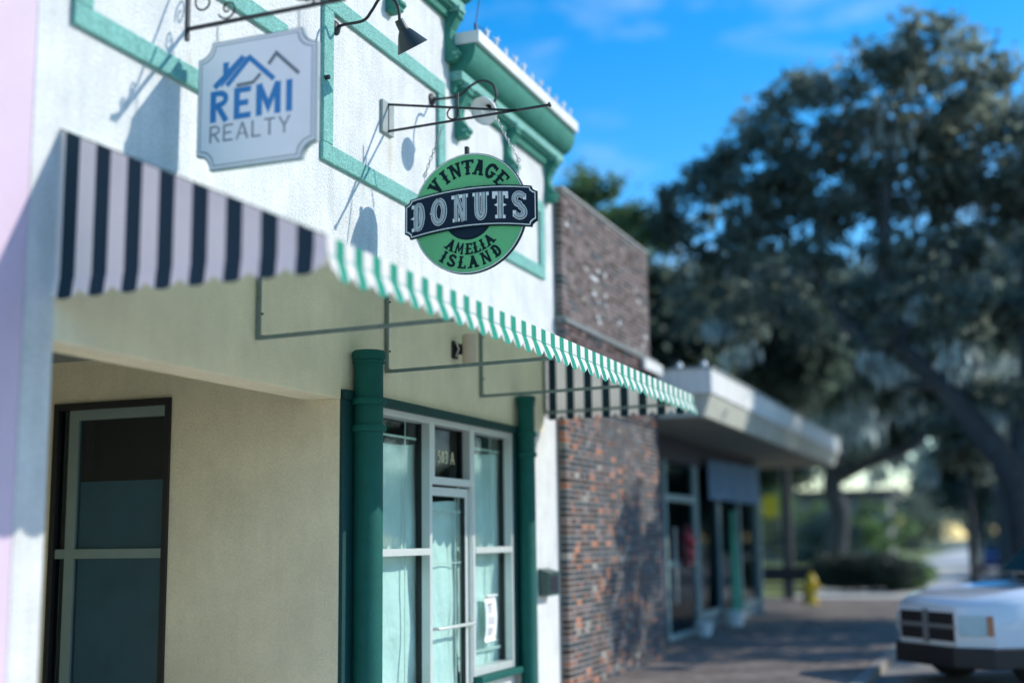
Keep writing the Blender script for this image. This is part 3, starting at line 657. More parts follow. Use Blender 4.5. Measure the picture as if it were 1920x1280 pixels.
brk = thing('sign_bracket', 'black iron bar bracket on the wall carrying the round donut sign', 'bracket', (SX_, 0, 5.27))
m = MB(); m.box(9.46, 9.68, -.030, 0, 5.25, 5.54, M('plate_painted', (.30,.34,.32), .6, .15, 10)); part('wall_plate', m, brk, bevel=.003)
m = MB(); m.bar((SX_, -.012, 5.275), (SX_, -1.53, 5.305), .018, .018, black); part('lower_bar', m, brk)
m = MB(); m.bar((SX_, -.012, 5.525), (SX_, -1.24, 5.296), .018, .018, black); part('brace', m, brk)
m = MB(); m.bar((SX_, -.024, 5.27), (SX_, -.024, 5.53), .022, .014, black); part('upright', m, brk)
m = MB(); m.tube([(SX_-.012, -.655+.052*math.cos(t), 5.35+.052*math.sin(t)) for t in [2*math.pi*k/20 for k in range(21)]], .007, black, 6, False)
m.tube([(SX_-.012, -.69, 5.28), (SX_-.012, -.70, 5.40), (SX_-.012, -.702, 5.53)], .009, black, 6)
part('scroll', m, brk)
m = MB(); m.tube([(SX_, -1.53, 5.305), (SX_, -1.545, 5.31)], .022, black, 8); part('finial', m, brk)

# ============================================================ REMI SIGN
RX = 6.666; rface = RX-.02
rs = thing('realty_sign', 'white notched REMI REALTY board hanging from the scrolled iron arm', 'sign', (RX, -.56, 4.09))
def P3(y, z, d): return (rface-d, y, z)
rgrey = M('sign_grey_edge', (.28,.34,.34), .5, .1, 10); rwhite = M('sign_white_face', (.92,.90,.90), .5, .04, 4); rblue = M('sign_blue_print', (.015,.22,.52), .5, .03); rdark = M('sign_grey_print', (.16,.20,.23), .5, .03)
def notched(ins, y0=-.118, y1=-1.010, z0=4.088, z1=4.958, r=.105):
    y0 -= ins; y1 += ins; z0 += ins; z1 -= ins; pts = []
    for cy, cz, a0, a1 in ((y0, z1, 270, 180), (y1, z1, 0, -90), (y1, z0, 90, 0), (y0, z0, 180, 90)):
        pass
    def c(cy, cz, a0, a1): return [(cy+r*math.cos(math.radians(a0+(a1-a0)*i/6)), cz+r*math.sin(math.radians(a0+(a1-a0)*i/6))) for i in range(7)]
    # y decreases to the right in the picture
    pts += c(y0, z1, 270, 180)[::1] + c(y1, z1, 0, -90) + c(y1, z0, 90, 0) + c(y0, z0, 180, 90)
    return pts
def plate3(mb, pts, d0, d1, m):
    n = len(pts); vs = [P3(*p, d1) for p in pts]+[P3(*p, d0) for p in pts]; mb.add(vs, [tuple(range(n)), tuple(range(n, 2*n))[::-1]]+[(i, n+i, n+(i+1) % n, (i+1) % n) for i in range(n)], m)
m = MB(); plate3(m, notched(0), -.04, 0, rgrey); part('board', m, rs)
m = MB(); plate3(m, notched(.010), -.001, .003, rwhite); part('rim', m, rs)
m = MB(); plate3(m, notched(.026), .002, .0042, rgrey); part('border_line', m, rs)
m = MB(); plate3(m, notched(.034), .003, .0056, rwhite); part('face', m, rs)
def flat(y0, z0, h, m_, word, adv, st, mb, wd):
    y = y0
    for ch, w_ in zip(word, wd):
        def fn(u, v, d, y=y): return P3(y-u*h, z0+v*h, .0056+d)
        put_letter(mb, ch, fn, w_, st, False, False, .0012, m_); y -= (w_+adv)*h
m = MB(); flat(-.222, 4.408, .212, rblue, 'REMI', .19, .21, m, [.66,.60,.86,.21]); part('lettering', m, rs, label='bold blue letters REMI')
m = MB(); flat(-.222, 4.272, .112, rdark, 'REALTY', .22, .115, m, [.70,.66,.82,.60,.74,.76]); part('lettering', m, rs, label='thin grey letters REALTY')
def strokes3(mb, L_, m_, d=.0056):
    for k, (pts, w_) in enumerate(L_):
        A, B = ribbon(pts, w_); n = len(pts); vs = [P3(*p, d+.001+.0003*k) for p in A]+[P3(*p, d+.001+.0003*k) for p in B]+[P3(*p, d) for p in A]+[P3(*p, d) for p in B]
        mb.add(vs, [f for i in range(n-1) for f in ((i, i+1, n+i+1, n+i), (i, 2*n+i, 2*n+i+1, i+1), (n+i, n+i+1, 3*n+i+1, 3*n+i))], m_)
m = MB(); strokes3(m, [([(-.250, 4.645), (-.470, 4.825)], .042), ([(-.345, 4.645), (-.515, 4.812), (-.70, 4.64)], .034), ([(-.300, 4.645), (-.490, 4.822)], .012), ([(-.335, 4.70), (-.335, 4.80)], .040), ([(-.315, 4.795), (-.36, 4.795)], .02)], rblue); part('roof_logo', m, rs, label='blue rooftop outline with a chimney')
m = MB(); strokes3(m, [([(-.42, 4.636), (-.545, 4.640), (-.60, 4.69)], .022), ([(-.66, 4.745), (-.715, 4.812), (-.885, 4.650)], .024)], rdark, .0075); part('roof_logo', m, rs, label='grey rooftop outline')
chain((RX, -.245, 5.085), (RX, -.245, 4.96), rs, .003, .03); chain((RX, -.862, 5.09), (RX, -.862, 4.955), rs, .003, .03)
rb_ = thing('scroll_bracket', 'black wrought iron bracket with curls carrying the white realty board', 'bracket', (RX, 0, 5.08))
m = MB(); m.bar((RX, -.008, 5.02), (RX, -.008, 5.62), .034, .016, black); part('wall_bar', m, rb_, bevel=.003)
m = MB(); m.bar((RX, -.016, 5.098), (RX, -1.20, 5.105), .022, .022, black); part('arm', m, rb_)
def spiral(cy, cz, r0, r1, a0, turns, n=26): return [(RX, cy+(r0+(r1-r0)*i/n)*math.cos(a0+turns*2*math.pi*i/n), cz+(r0+(r1-r0)*i/n)*math.sin(a0+turns*2*math.pi*i/n)) for i in range(n+1)]
for cy, cz, r0, r1, a0, tr in ((-.135, 5.27, .02, .10, 1, 1.35), (-.32, 5.19, .012, .075, 4, 1.3), (-.93, 5.165, .01, .058, 2, 1.4), (-1.10, 5.155, .008, .045, 0, 1.4)):
    m = MB(); m.tube(spiral(cy, cz, r0, r1, a0, tr), .007, black, 6); part('curl', m, rb_)
m = MB(); m.tube([(RX, -.02, 5.60), (RX, -.3, 5.50), (RX, -.62, 5.30), (RX, -.86, 5.16), (RX, -1.16, 5.12)], .009, black, 6); part('brace', m, rb_)
m = MB(); m.bar((RX, -1.16, 5.12), (RX, -1.26, 5.155), .03, .03, black); part('finial', m, rb_)

# ============================================================ GOOSENECK LAMPS
def smooth_path(P, n=6):
    P = [Vector(p) for p in P]; out = []
    for i in range(len(P)-1):
        p0, p1, p2, p3 = P[max(i-1, 0)], P[i], P[i+1], P[min(i+2, len(P)-1)]
        for k in range(n):
            t = k/n; out.append(.5*((2*p1)+(-p0+p2)*t+(2*p0-5*p1+4*p2-p3)*t*t+(-p0+3*p1-3*p2+p3)*t**3))
    return out+[P[-1]]
enam = M('shade_enamel_white', (.80,.80,.78), .3, .04, coat=.3); shadeg = M('shade_dark_green', (.02,.035,.035), .45, .1, 10)
def gooseneck(label, x, path, neck, axis, r_open, depth, outer):
    o = thing('gooseneck_lamp', label, 'wall lamp', (x, 0, path[0][1]), group='gooseneck lamps on the wall')
    c = MB(); c.lathe((x, 0, path[0][1]), (0,-1,0), [(0,.062),(.008,.062),(.02,.052),(.03,.024),(.045,.02),(.045,.001)], black, 24); part('wall_plate', c, o, autos=True)
    c = MB(); pts = [(x, p[0], p[1]) for p in path]; pts = smooth_path(pts); pts[-1] = Vector(neck); c.tube(pts, .0125, black, 10); part('arm', c, o, smooth=True)
    ax = Vector(axis).normalized(); nk = Vector(neck)
    c = MB(); c.lathe(nk-ax*.02, ax, [(0,.001),(0,.034),(.03,.038),(.085,.040),(.09,.045),(.10,.045)], outer if outer is shadeg else black, 20); part('socket', c, o, autos=True)
    c = MB(); base = nk+ax*.075
    if outer is shadeg: pr = [(0,.050),(.02,.064),(depth, r_open),(depth+.006, r_open+.002)]
    else: pr = [(0,.036),(.02,.06),(.045,.085),(depth*.75, r_open*.97),(depth, r_open)]
    c.lathe(base, ax, pr, outer, 36); sh = part('shade', c, o, autos=True)
    c = MB(); c.lathe(base+ax*.002, ax, [(a, b-.003) for a, b in pr], enam, 36); part('lining', c, sh, autos=True)
    c = MB(); rbulb = .034; c.lathe(base+ax*(depth*.25), ax, [(0,.014),(.02,.016)]+[(.02+rbulb*(1-math.cos(t)), max(.001, rbulb*math.sin(t))) for t in [math.pi*(k+1.8)/10 for k in range(9)]], M('bulb_frosted', (.85,.85,.83), .25, .02), 18); part('bulb', c, o, smooth=True)
    return o
gooseneck('black gooseneck lamp with white enamel shade above the donut sign', 10.52, [(0, 5.885), (-.06, 5.882), (-.20, 5.876), (-.30, 5.885), (-.42, 5.965), (-.53, 5.995), (-.63, 5.95), (-.672, 5.86), (-.66, 5.77)],
          (10.50, -.645, 5.735), (-.80, .20, -.57), .138, .105, enam)
gooseneck('black gooseneck lamp with dark cone shade seen from behind near the top of the photo', 8.66, [(0, 5.885), (-.08, 5.90), (-.26, 5.905), (-.34, 5.98), (-.41, 6.07), (-.49, 6.075), (-.56, 6.00), (-.585, 5.92), (-.588, 5.87)],
          (8.665, -.588, 5.84), (.50, -.27, -.82), .134, .145, shadeg)

# ============================================================ STRING LIGHTS on the cornice
sl = thing('string_lights', 'string of white star lights along the lower cornice top', 'string lights', (12.4, -.3, 6.71))
starm = M('star_white', (.85,.87,.88), .4, .03)
for i, x in enumerate([11.22+.262*k for k in range(11)]):
    c = Vector((x, -.30, 6.71+.082+.012*math.sin(i*2.1))); tilt = .5*math.sin(i*1.7); pts = []
    for k in range(10):
        r = .052 if k % 2 == 0 else .020; t = math.pi/2+math.pi*k/5+tilt; pts.append((r*math.cos(t), r*math.sin(t)))
    yaw = -.9+.5*math.sin(i*2.3); ca, sa = math.cos(yaw), math.sin(yaw); m = MB()
    vs = [c+Vector((p[0]*sa, p[0]*ca, p[1])) for p in pts]+[c+Vector((-ca*.014, sa*.014, 0)), c+Vector((ca*.014, -sa*.014, 0))]
    m.add(vs, [(k, (k+1) % 10, 10) for k in range(10)]+[((k+1) % 10, k, 11) for k in range(10)], starm); so_ = part('star_light', m, sl)
    m = MB(); m.tube([c+Vector((0,0,-.085)), c+Vector((0,0,-.02))], .011, starm, 8); part('clip', m, so_)
    m = MB(); m.tube([c+Vector((.05,.01,-.045)), c+Vector((.02,.01,-.045))], .014, black, 8); part('socket', m, so_)
wp = [Vector((10.97, -.28, 6.76)), Vector((10.99, -.30, 6.95)), Vector((11.0, -.33, 7.15)), Vector((11.0, -.34, 7.4))]
m = MB(); m.tube(smooth_path(wp), .005, black, 6); m.tube([(10.97, -.28, 6.71), (10.97, -.28, 6.785)], .015, black, 8)
wl = []
for k in range(10):
    x = 11.22+.262*k
    for t in np.linspace(0, 1, 6)[:-1]: wl.append((x+.262*t, -.29, 6.755-.028*math.sin(math.pi*t)))
m.tube([(10.98,-.29,6.76), (11.05,-.29,6.78), (11.14,-.29,6.80)]+wl, .0045, black, 5); part('wire', m, sl)

# ============================================================ SMALL THINGS ON THE SHOP
sc = thing('wall_sconce', 'beige cylinder wall light on the cream wall under the awning', 'wall light', (11.02, 0, 3.6))
m = MB(); m.lathe((11.05, -.150, 3.37), (0,0,1), [(0,.001),(0,.068),(.30,.068),(.302,.064),(.302,.058),(.27,.055),(.27,.001)], M('sconce_beige', (.62,.50,.40), .6, .06), 32); part('cylinder', m, sc, autos=True)
m = MB(); m.box(10.96, 11.06, -.03, 0, 3.44, 3.61, black); m.box(10.99, 11.04, -.09, -.03, 3.48, 3.58, black); m.tube([(10.985,-.04,3.46),(10.985,-.07,3.53),(10.985,-.04,3.60)], .012, M('chrome', (.6,.6,.6), .2, .05, metal=1), 8); part('mount', m, sc, bevel=.006)
mbx = thing('mailbox', 'dark green metal mailbox on the white pilaster beside the brick wall', 'mailbox', (13.4, 0, 1.1))
mg = M('mailbox_paint', (.035,.085,.075), .4, .1, 10); 
m = MB(); m.extrude([(0, 1.10), (-.13, 1.10), (-.13, 1.34), (0, 1.385)], 13.27, 13.60, 'x', mg); part('body', m, mbx, bevel=.006)
m = MB(); m.extrude([(-.0, 1.386), (-.14, 1.341), (-.14, 1.351), (-.0, 1.397)], 13.26, 13.61, 'x', mg); part('lid', m, mbx)
m = MB(); m.box(13.30, 13.57, -.134, -.130, 1.13, 1.32, M('mailbox_front', (.012,.015,.03), .3, .05)); part('front_panel', m, mbx)
# notice with curled ends on the far window
nc = thing('paper_notice', 'white printed notice with curled ends taped on the far window', 'notice', (12.02, .08, .75))
def curl_sheet(xa, xb, z0, z1, y):
    mb = MB(); prof = [(z0-.02, -.045), (z0-.035, -.02), (z0-.01, -.002), (z0+.03, -.012)] + [(z0+.03+(z1-z0-.06)*k/8, -.012-.014*math.sin(math.pi*k/8)) for k in range(1, 8)] + [(z1-.03, -.012), (z1+.01, -.002), (z1+.035, -.02), (z1+.02, -.045)]
    vs = [(xa, y+p[1], p[0]) for p in prof]+[(xb, y+p[1], p[0]) for p in prof]; n = len(prof); mb.add(vs, [(i, i+1, n+i+1, n+i) for i in range(n-1)], sheetp); return mb
part('sheet', curl_sheet(11.93, 12.21, .735, 1.135, .088), nc, smooth=True)
m = MB(); rr = random.Random(4)
for k in range(15):
    z = 1.07-.021*k; 
    if k in (5, 10): continue
    wline = rr.uniform(.10, .21); m.box(11.965, 11.965+wline, .0555, .0575, z, z+(.016 if k < 1 else .007), inkm)
part('print_lines', m, nc)
# address on the transom
an = MB(); 
def fnb(x0):
    return lambda u, v, d: (x0+u*.115, .0985-d, 2.44+v*.115)
x = 10.86; goldm = M('gold_leaf', (.90,.88,.55), .4, .05)
for ch, w_ in zip('503 A', (.52, .52, .52, .30, .80)):
    if ch != ' ': put_letter(an, ch, fnb(x), w_, .13, ch == 'A', False, .001, goldm)
    x += (w_+.16)*.115
ad = lone('address_number', an, 'gold address lettering 503 A on the dark transom glass', 'lettering')

# rust stain is part of the wall paint; iron corner stake beside the panel trim
m = MB(); m.tube([(8.45,-.03,5.38),(8.45,-.07,5.38)], .02, black, 8); lone('wall_bolt', m, 'small dark bolt head on the green trim beside the realty sign', 'bolt')

# ============================================================ CANOPY SHOP
cs = thing('canopy_shop', 'shaded glass shop under a flat canopy with white fascia', 'building', (24, .6, 0))
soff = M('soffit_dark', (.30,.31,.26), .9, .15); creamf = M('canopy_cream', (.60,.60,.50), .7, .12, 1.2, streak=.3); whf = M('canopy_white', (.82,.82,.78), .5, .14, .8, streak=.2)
m = MB(); m.box(18.4, 33.5, -.90, 3.2, 3.83, 4.20, whf); cn = part('canopy', m, cs, bevel=.01)
m = MB(); m.extrude([(3.2, 3.828), (-.875, 3.828), (-.76, 3.50), (3.2, 3.50)], 18.45, 33.4, 'x', creamf); part('lower_fascia', m, cn)
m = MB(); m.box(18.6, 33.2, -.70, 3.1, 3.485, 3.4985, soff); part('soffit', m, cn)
m = MB(); m.box(18.38, 33.52, -.925, 3.2, 4.2005, 4.23, M('canopy_edge', (.35,.40,.40), .5, .1)); part('drip_edge', m, cn)
for x, y in ((18.5, -.4), (18.5, -.78)):
    m = MB(); m.tube([(x, y, 4.23), (x, y, 4.27), (x, y, 4.33)], [.03, .05, .02], starm, 8); part('star_light', m, cn)
alg = M('shop_frame', (.30,.42,.42), .4, .08, 5, metal=.2)
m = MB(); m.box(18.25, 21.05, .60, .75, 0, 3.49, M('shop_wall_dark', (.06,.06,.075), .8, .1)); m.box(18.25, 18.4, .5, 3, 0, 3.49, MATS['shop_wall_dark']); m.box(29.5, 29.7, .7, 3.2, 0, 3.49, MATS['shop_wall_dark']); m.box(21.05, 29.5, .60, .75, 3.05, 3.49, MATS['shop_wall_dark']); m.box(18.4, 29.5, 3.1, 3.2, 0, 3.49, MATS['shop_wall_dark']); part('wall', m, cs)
def shopdoor(x0, x1):
    m = MB()
    for a in ((x0, x0+.12, 0, 3.05), (x1-.12, x1, 0, 3.05), (x0+.12, x1-.12, 2.35, 2.47), (x0+.12, x1-.12, 1.23, 1.32), (x0+.12, x1-.12, .0, .10)): m.box(a[0], a[1], .56, .66, a[2], a[3], alg)
    d = part('door', m, cs, bevel=.01); p = MB(); p.box(x0+.12, x1-.12, .60, .61, .1, 3.0, dark_glass); part('pane', p, d)
    p = MB(); p.box(x0+.42, x0+.46, .50, .54, .6, 1.9, alum); part('handle', p, d)
shopdoor(21.1, 23.4)
for x0, x1 in ((23.5, 25.4), (25.4, 27.4), (27.4, 29.5)):
    m = MB(); m.box(x0, x0+.07, .56, .66, .35, 3.05, alg); m.box(x1-.07, x1, .56, .66, .35, 3.05, alg); m.box(x0, x1, .565, .66, .25, .35, alg); d = part('window', m, cs)
    p = MB(); p.box(x0+.07, x1-.07, .60, .61, .35, 3.05, dark_glass); part('pane', p, d)
m = MB(); m.box(23.5, 29.5, .58, .75, 0, .25, M('shop_riser', (.20,.25,.26), .7, .2)); part('stall_riser', m, cs)
m = MB(); m.box(29.38, 29.55, .5, .7, 0, 3.49, alg); part('corner_post', m, cs)
wr = thing('door_wreath', 'dark red round wreath hanging on the glass door under the canopy', 'wreath', (22.2, .5, 1.55))
m = MB(); rw = random.Random(3)
for k in range(60):
    t = 2*math.pi*k/60; c = Vector((22.25+.36*math.cos(t)*1.0, .50, 1.56+.30*math.sin(t))); m.tube([c, c+Vector((rw.uniform(-.14,.14), rw.uniform(-.10,.02), rw.uniform(-.12,.12)))], [.05,.02], M('wreath_red', (.14,.02,.035), .7, .3), 5)
part('ring', m, wr)
m = MB()
for k in range(14):
    c = Vector((22.1+rw.uniform(-.2,.2), .40, 1.55+rw.uniform(-.15,.15))); m.tube([c, c+Vector((rw.uniform(-.12,.12), -.04, rw.uniform(-.12,.12)))], [.06,.03], M('bow_red', (.55,.03,.05), .5, .1), 5)
part('bow', m, wr)
bm = M('banner_blue', (.10,.21,.34), .7, .1, 1)
m = MB(); nx = 24; vs = []
for i in range(nx+1):
    x = 24.1+5.3*i/nx
    for z in (3.30-.1*(1-i/nx), 2.45): vs.append((x, .47+.03*math.sin(i*.9), z))
m.add(vs, [(2*i, 2*i+2, 2*i+3, 2*i+1) for i in range(nx)], bm); lone('shop_banner', m, 'wide blue banner hung across the top of the canopy shop windows', 'banner')
m = MB(); vs = []; n = 22; cg = M('green_cloth', (.10,.36,.24), .9, .15, 3)
for j in range(n+1):
    v = j/n; wd = .15+.40*(1-v); 
    for i in range(13):
        u = i/12; vs.append((25.9+(u-.5)*wd*2, .40+.06*math.sin(u*22)*(1-v*.5)-.05*(1-v), .25+2.0*v))
m.add(vs, [(j*13+i, j*13+i+1, (j+1)*13+i+1, (j+1)*13+i) for j in range(n) for i in range(12)], cg); lone('green_drape', m, 'pale green cloth gathered at the top in front of the shop window', 'cloth')
for (x, y, s_, lb) in ((22.6, .42, .16, 'small white tub on the step by the glass shop door'), (25.2, .40, .20, 'small white tub below the green cloth')):
    m = MB(); m.lathe((x, y-.1, 0), (0,0,1), [(0,.001),(0,s_*.8),(s_*1.4,s_),(s_*1.45,s_),(s_*1.3,s_*.85),(s_*.5,s_*.7),(s_*.5,.001)], whitem, 16); lone('tub', m, lb, 'tub', autos=True)

# ============================================================ STREET THINGS
hy = thing('fire_hydrant', 'yellow fire hydrant on the pavement before the dark hedge', 'fire hydrant', (33.6, 0, 0)); ym = M('hydrant_yellow', (.62,.44,.01), .5, .1)
m = MB(); m.lathe((33.6,0,0), (0,0,1), [(0,.001),(0,.17),(.05,.17),(.06,.12),(.52,.12),(.54,.15),(.58,.15),(.60,.13),(.68,.11),(.75,.05),(.76,.03),(.82,.03),(.82,.001)], ym, 20); part('body', m, hy, autos=True)
for a in ((0,-1,0), (0,1,0), (-1,0,0)):
    m = MB(); m.lathe((33.6,0,.42), a, [(.08,.06),(.19,.06),(.19,.075),(.22,.075),(.22,.001)], ym, 12); part('outlet', m, hy, autos=True)
bn_ = thing('park_bench', 'dark bench on the pavement left of the yellow hydrant', 'bench', (34.2, .9, 0)); dk = M('bench_dark', (.02,.022,.03), .6, .2)
m = MB(); m.box(33.95, 34.45, .15, 1.65, .42, .47, dk); part('seat', m, bn_)
m = MB(); m.box(34.42, 34.48, .15, 1.65, .55, .92, dk); part('backrest', m, bn_)
for y in (.25, 1.5):
    m = MB(); m.box(34.0, 34.06, y, y+.06, 0, .42, dk); m.box(34.38, 34.44, y, y+.06, 0, .9, dk); part('leg', m, bn_)

def foliage(n, lobes, leaf, seed, stretch=1.0, shell=.6):
    """leaf-sized quads gathered in clumps through the volume of the lobes"""
    r = np.random.default_rng(seed); L_ = np.array(lobes, float); vol = L_[:,3]**2.4; pr = vol/vol.sum()
    nc = max(20, n//70); li = r.choice(len(L_), nc, p=pr); d = r.normal(size=(nc,3)); d /= np.linalg.norm(d, axis=1)[:,None]
    rad = r.uniform(shell**3, 1, nc)**(1/3); cc = L_[li,:3]+d*rad[:,None]*L_[li,3:4]*np.array([1,1,.75])
    cs_ = r.uniform(.25, .62, nc)*np.clip(L_[li,3]/2, .5, 3.6); k = r.integers(0, nc, n)
    p = cc[k]+r.normal(size=(n,3))*cs_[k][:,None]*np.array([.62,.62,.42]); p[:,2] = np.maximum(p[:,2], .05)
    a = r.normal(size=(n,3)); a /= np.linalg.norm(a, axis=1)[:,None]; b = np.cross(a, r.normal(size=(n,3))); b /= np.linalg.norm(b, axis=1)[:,None]
    s = leaf*r.uniform(.6, 1.35, n)[:,None]; a = a*s; b = b*s*.55
    if stretch > 1: a = np.tile([0,0,1.0], (n,1))*s*stretch+a*.2
    v = np.stack([p-a, p-b, p+a, p+b], 1).reshape(-1,3); me = bpy.data.meshes.new('foliage'); me.vertices.add(4*n); me.vertices.foreach_set('co', v.ravel())
    me.loops.add(4*n); me.loops.foreach_set('vertex_index', np.arange(4*n, dtype=np.int32)); me.polygons.add(n); me.polygons.foreach_set('loop_start', np.arange(0, 4*n, 4, dtype=np.int32))
    try: me.polygons.foreach_set('loop_total', np.full(n, 4, dtype=np.int32))
    except Exception: pass
    me.update(calc_edges=True); return me
def leafm(name, c, t=.35): return M(name, c, .55, .30, .55, trans=t, rnd=.40, spec=.5, tboost=2.2)
oakl = leafm('oak_leaf', (.118,.142,.112), .62); oakd = leafm('oak_leaf_dark', (.085,.120,.095), .55); hdg = leafm('hedge_leaf', (.030,.045,.032), .3); brl = leafm('bright_leaf', (.10,.17,.07), .5); mossm = leafm('spanish_moss', (.30,.35,.34), .5)
barkm = M('bark', (.065,.07,.072), .9, .3, 6, 1, 20)
def tree(name, label, limbs, lobes, n, leaf, lm, seed, moss=0, group=None):
    b = limbs[0][0][0]; o = thing(name, label, 'tree', (b[0], b[1], -.13), group=group)
    tk = MB()
    tk.tube(smooth_path(limbs[0][0], 5), list(np.linspace(limbs[0][1], limbs[0][2], 5*(len(limbs[0][0])-1)+1)), barkm, 12); t = part('trunk', tk, o, smooth=True)
    for P, r0, r1 in limbs[1:]:
        tk = MB(); tk.tube(smooth_path(P, 5), list(np.linspace(r0, r1, 5*(len(P)-1)+1)), barkm, 9); part('limb', tk, o, smooth=True)
    me = foliage(n, lobes, leaf, seed); me.materials.append(lm); part('crown', me, o)
    if moss:
        low = [(x, y, z-r*.5, r*.9) for x, y, z, r in lobes]; me = foliage(moss, low, leaf*.9, seed+50, 1.7); me.materials.append(mossm); part('hanging_moss', me, o, kind='stuff')
    return o
tree('oak_tree', 'big live oak with forked trunk and hanging moss filling the right side', [
    ([(26.6,-5.5,-.15),(26.3,-5.2,1.2),(26,-5.05,2.7),(26,-4.45,3.7),(26,-3.82,4.6),(26,-2.95,5.5)], .36, .17),
    ([(26,-2.95,5.45),(26,-2.78,6.3),(26,-2.95,8.2),(26,-3.1,9.6)], .20, .05), ([(26,-2.95,5.45),(26,-2.3,5.65),(26,-1.75,6.6),(25.8,-1.6,7.3),(25.6,-1.9,8.2)], .18, .05),
    ([(26,-5.05,2.7),(26.5,-5.4,4.5),(27,-5.5,6.5),(27,-6,8.5)], .26, .07), ([(27,-5.5,6.0),(26,-7,7.5),(24.5,-8.5,8.3)], .2, .05), ([(26,-2.9,5.4),(26.5,-3.7,6.6),(26.5,-4.6,7.6)], .15, .04),
    ([(26,-3.82,4.6),(26.2,-2.9,4.75),(26.6,-2.2,5.3)], .12, .04)],
    [(26,.55,8.5,1.35),(26,-.3,9.5,1.1),(25.6,-.9,7.6,1.3),(26,-1.5,10.2,1.35),(26.5,-2.8,10.7,1.5),(26,-4.0,10.9,1.55),(27,-3.5,9.4,1.5),(27,-5.3,9.6,1.8),(27.3,-6.9,9,1.9),(31,-7.5,8.9,2.4),(34,-8.2,9,2.6),(23.2,-8.2,7.4,1.2),(21.6,-8.9,7.6,1.2),(24,-9,5.3,1.7),(27,-9.2,5.6,1.9),(30,-9,6.2,2.2),(26,-1.9,6.6,1.1),(27,.3,6.8,1.4),(26.5,-3.4,7.2,1.2),(26.3,-1.9,8.7,1.1),(26.3,-.8,8.9,.8),(24.6,-4.3,5.7,.75),(24.6,-3.3,6.6,.8),(25.2,-5.0,4.4,.6),(25.4,-2.6,5.3,.6),(27,-4.6,8.0,1.2),(26.8,-5.7,6.2,.9)],
    72000, .10, oakl, 21, 5000)
tree('oak_tree', 'dark oak standing behind the yellow hydrant and hedge', [
    ([(45,.75,-.15),(45,.78,1.2),(45,.6,2.5),(45,.8,3.6),(45,.2,5.5)], .42, .28), ([(45,.8,3.6),(44.5,-.7,4.25),(44,-2.1,4.7),(43.5,-3.4,6)], .25, .1), ([(45,.4,4.6),(45.5,2,6),(45.5,3.5,7.5)], .22, .08)],
    [(45,1,8.5,3.2),(43,4,9,3),(44,-2.5,9.2,2.8),(46,-4.5,10,2.8),(42,6,7.5,2.8),(41,3,5.9,1.6),(43,-1.5,6.2,1.3)], 34000, .17, oakd, 33, 5000)
tree('tree', 'dense dark green tree rising behind the canopy shop roof', [([(33,5.5,-.15),(33,5.4,3),(33,5,6)], .35, .2), ([(33,5.2,4),(32,3.5,6)], .18, .06)],
    [(32,4.6,7.0,1.9),(33,3.0,7.6,1.9),(34,1.6,7.2,1.7),(31,6,8,2.1),(32,2.6,5.6,1.3),(33,5,5.4,1.6),(35,.6,6.6,1.6),(35,.2,8.6,1.3),(31.5,4.2,9.0,1.3)], 46000, .125, oakd, 44)
tree('tree', 'bright green tree top showing over the brick parapet', [([(27,7.5,-.15),(27,7.2,4),(27,6,8)], .3, .12)],
    [(26,3.75,9.3,.60),(26,3.2,9.4,.5),(26.5,2.55,8.6,.75),(26,4.4,8.7,.8),(27,6,9,1.5),(26,3.4,8.3,.8),(27,2.0,8.5,.5)], 14000, .085, brl, 55)
tree('tree', 'tall slim trunk tree on the lawn beyond the bench', [([(36.2,1.0,-.15),(36.1,.96,2),(36,.9,4.5),(36,.7,6)], .17, .11)], [(36,1,6.2,1.6),(37,2.5,6.8,1.6)], 7000, .13, oakd, 66)
tree('oak_tree', 'far street oak with a crooked bough at the right of the footpath', [([(58,-4.6,-.15),(58,-4.5,3),(58,-3.8,6)], .35, .2)], [(58,-3,9,3.2),(60,-6,8,3),(58,1,8,3.2),(60,4,9,3.2),(57,-1.5,5.8,1.4)], 26000, .2, oakl, 77, 4000)
tree('oak_tree', 'far oak on the lawn behind the dark standing tree', [([(70,9,-.15),(70,9,4),(70,8,7)], .4, .2)], [(70,6,7,3.6),(72,11,8,4),(70,1.5,8,3.4),(70,15,7,4),(72,3,11,4)], 24000, .26, oakd, 88)
for k_, (x, y, z, r_, lb) in enumerate(((60,-12,5,5,'far tree right of the crooked oak across the street'),(85,-3,6,4,'far round tree at the end of the footpath'),(90,-14,6,6,'large far tree across the street at the right'),(75,22,6,5,'far tree behind the canopy shop on the lawn'))):
    tree('tree', lb, [([(x,y,-.15),(x,y,z*.5),(x,y,z)], .3, .15)], [(x,y,z,r_*.7),(x,y+r_*.5,z-1.5,r_*.5),(x,y-r_*.5,z-1.2,r_*.55),(x,y,z+r_*.5,r_*.5)], 9000, .30, oakd, 200+k_)
me = foliage(26000, [(150+12*(k%3),-70+6*k,5+2*math.sin(k*1.7),6) for k in range(26)], .7, 300, 1.0, .3); me.materials.append(oakd)
wd_ = bpy.data.objects.new('far_wood', me); COL.objects.link(wd_); tag(wd_, 'far line of dark trees closing the horizon', 'woodland', kind='stuff')
me = foliage(30000, [(-30+9*k,-44-3*(k%3),5+1.5*math.sin(k*1.9),4.5) for k in range(20)], .5, 310, 1.0, .3); me.materials.append(oakd)
wd_ = bpy.data.objects.new('street_trees', me); COL.objects.link(wd_); tag(wd_, 'dark mass of trees across the street mirrored in the shop glass', 'woodland', kind='stuff')
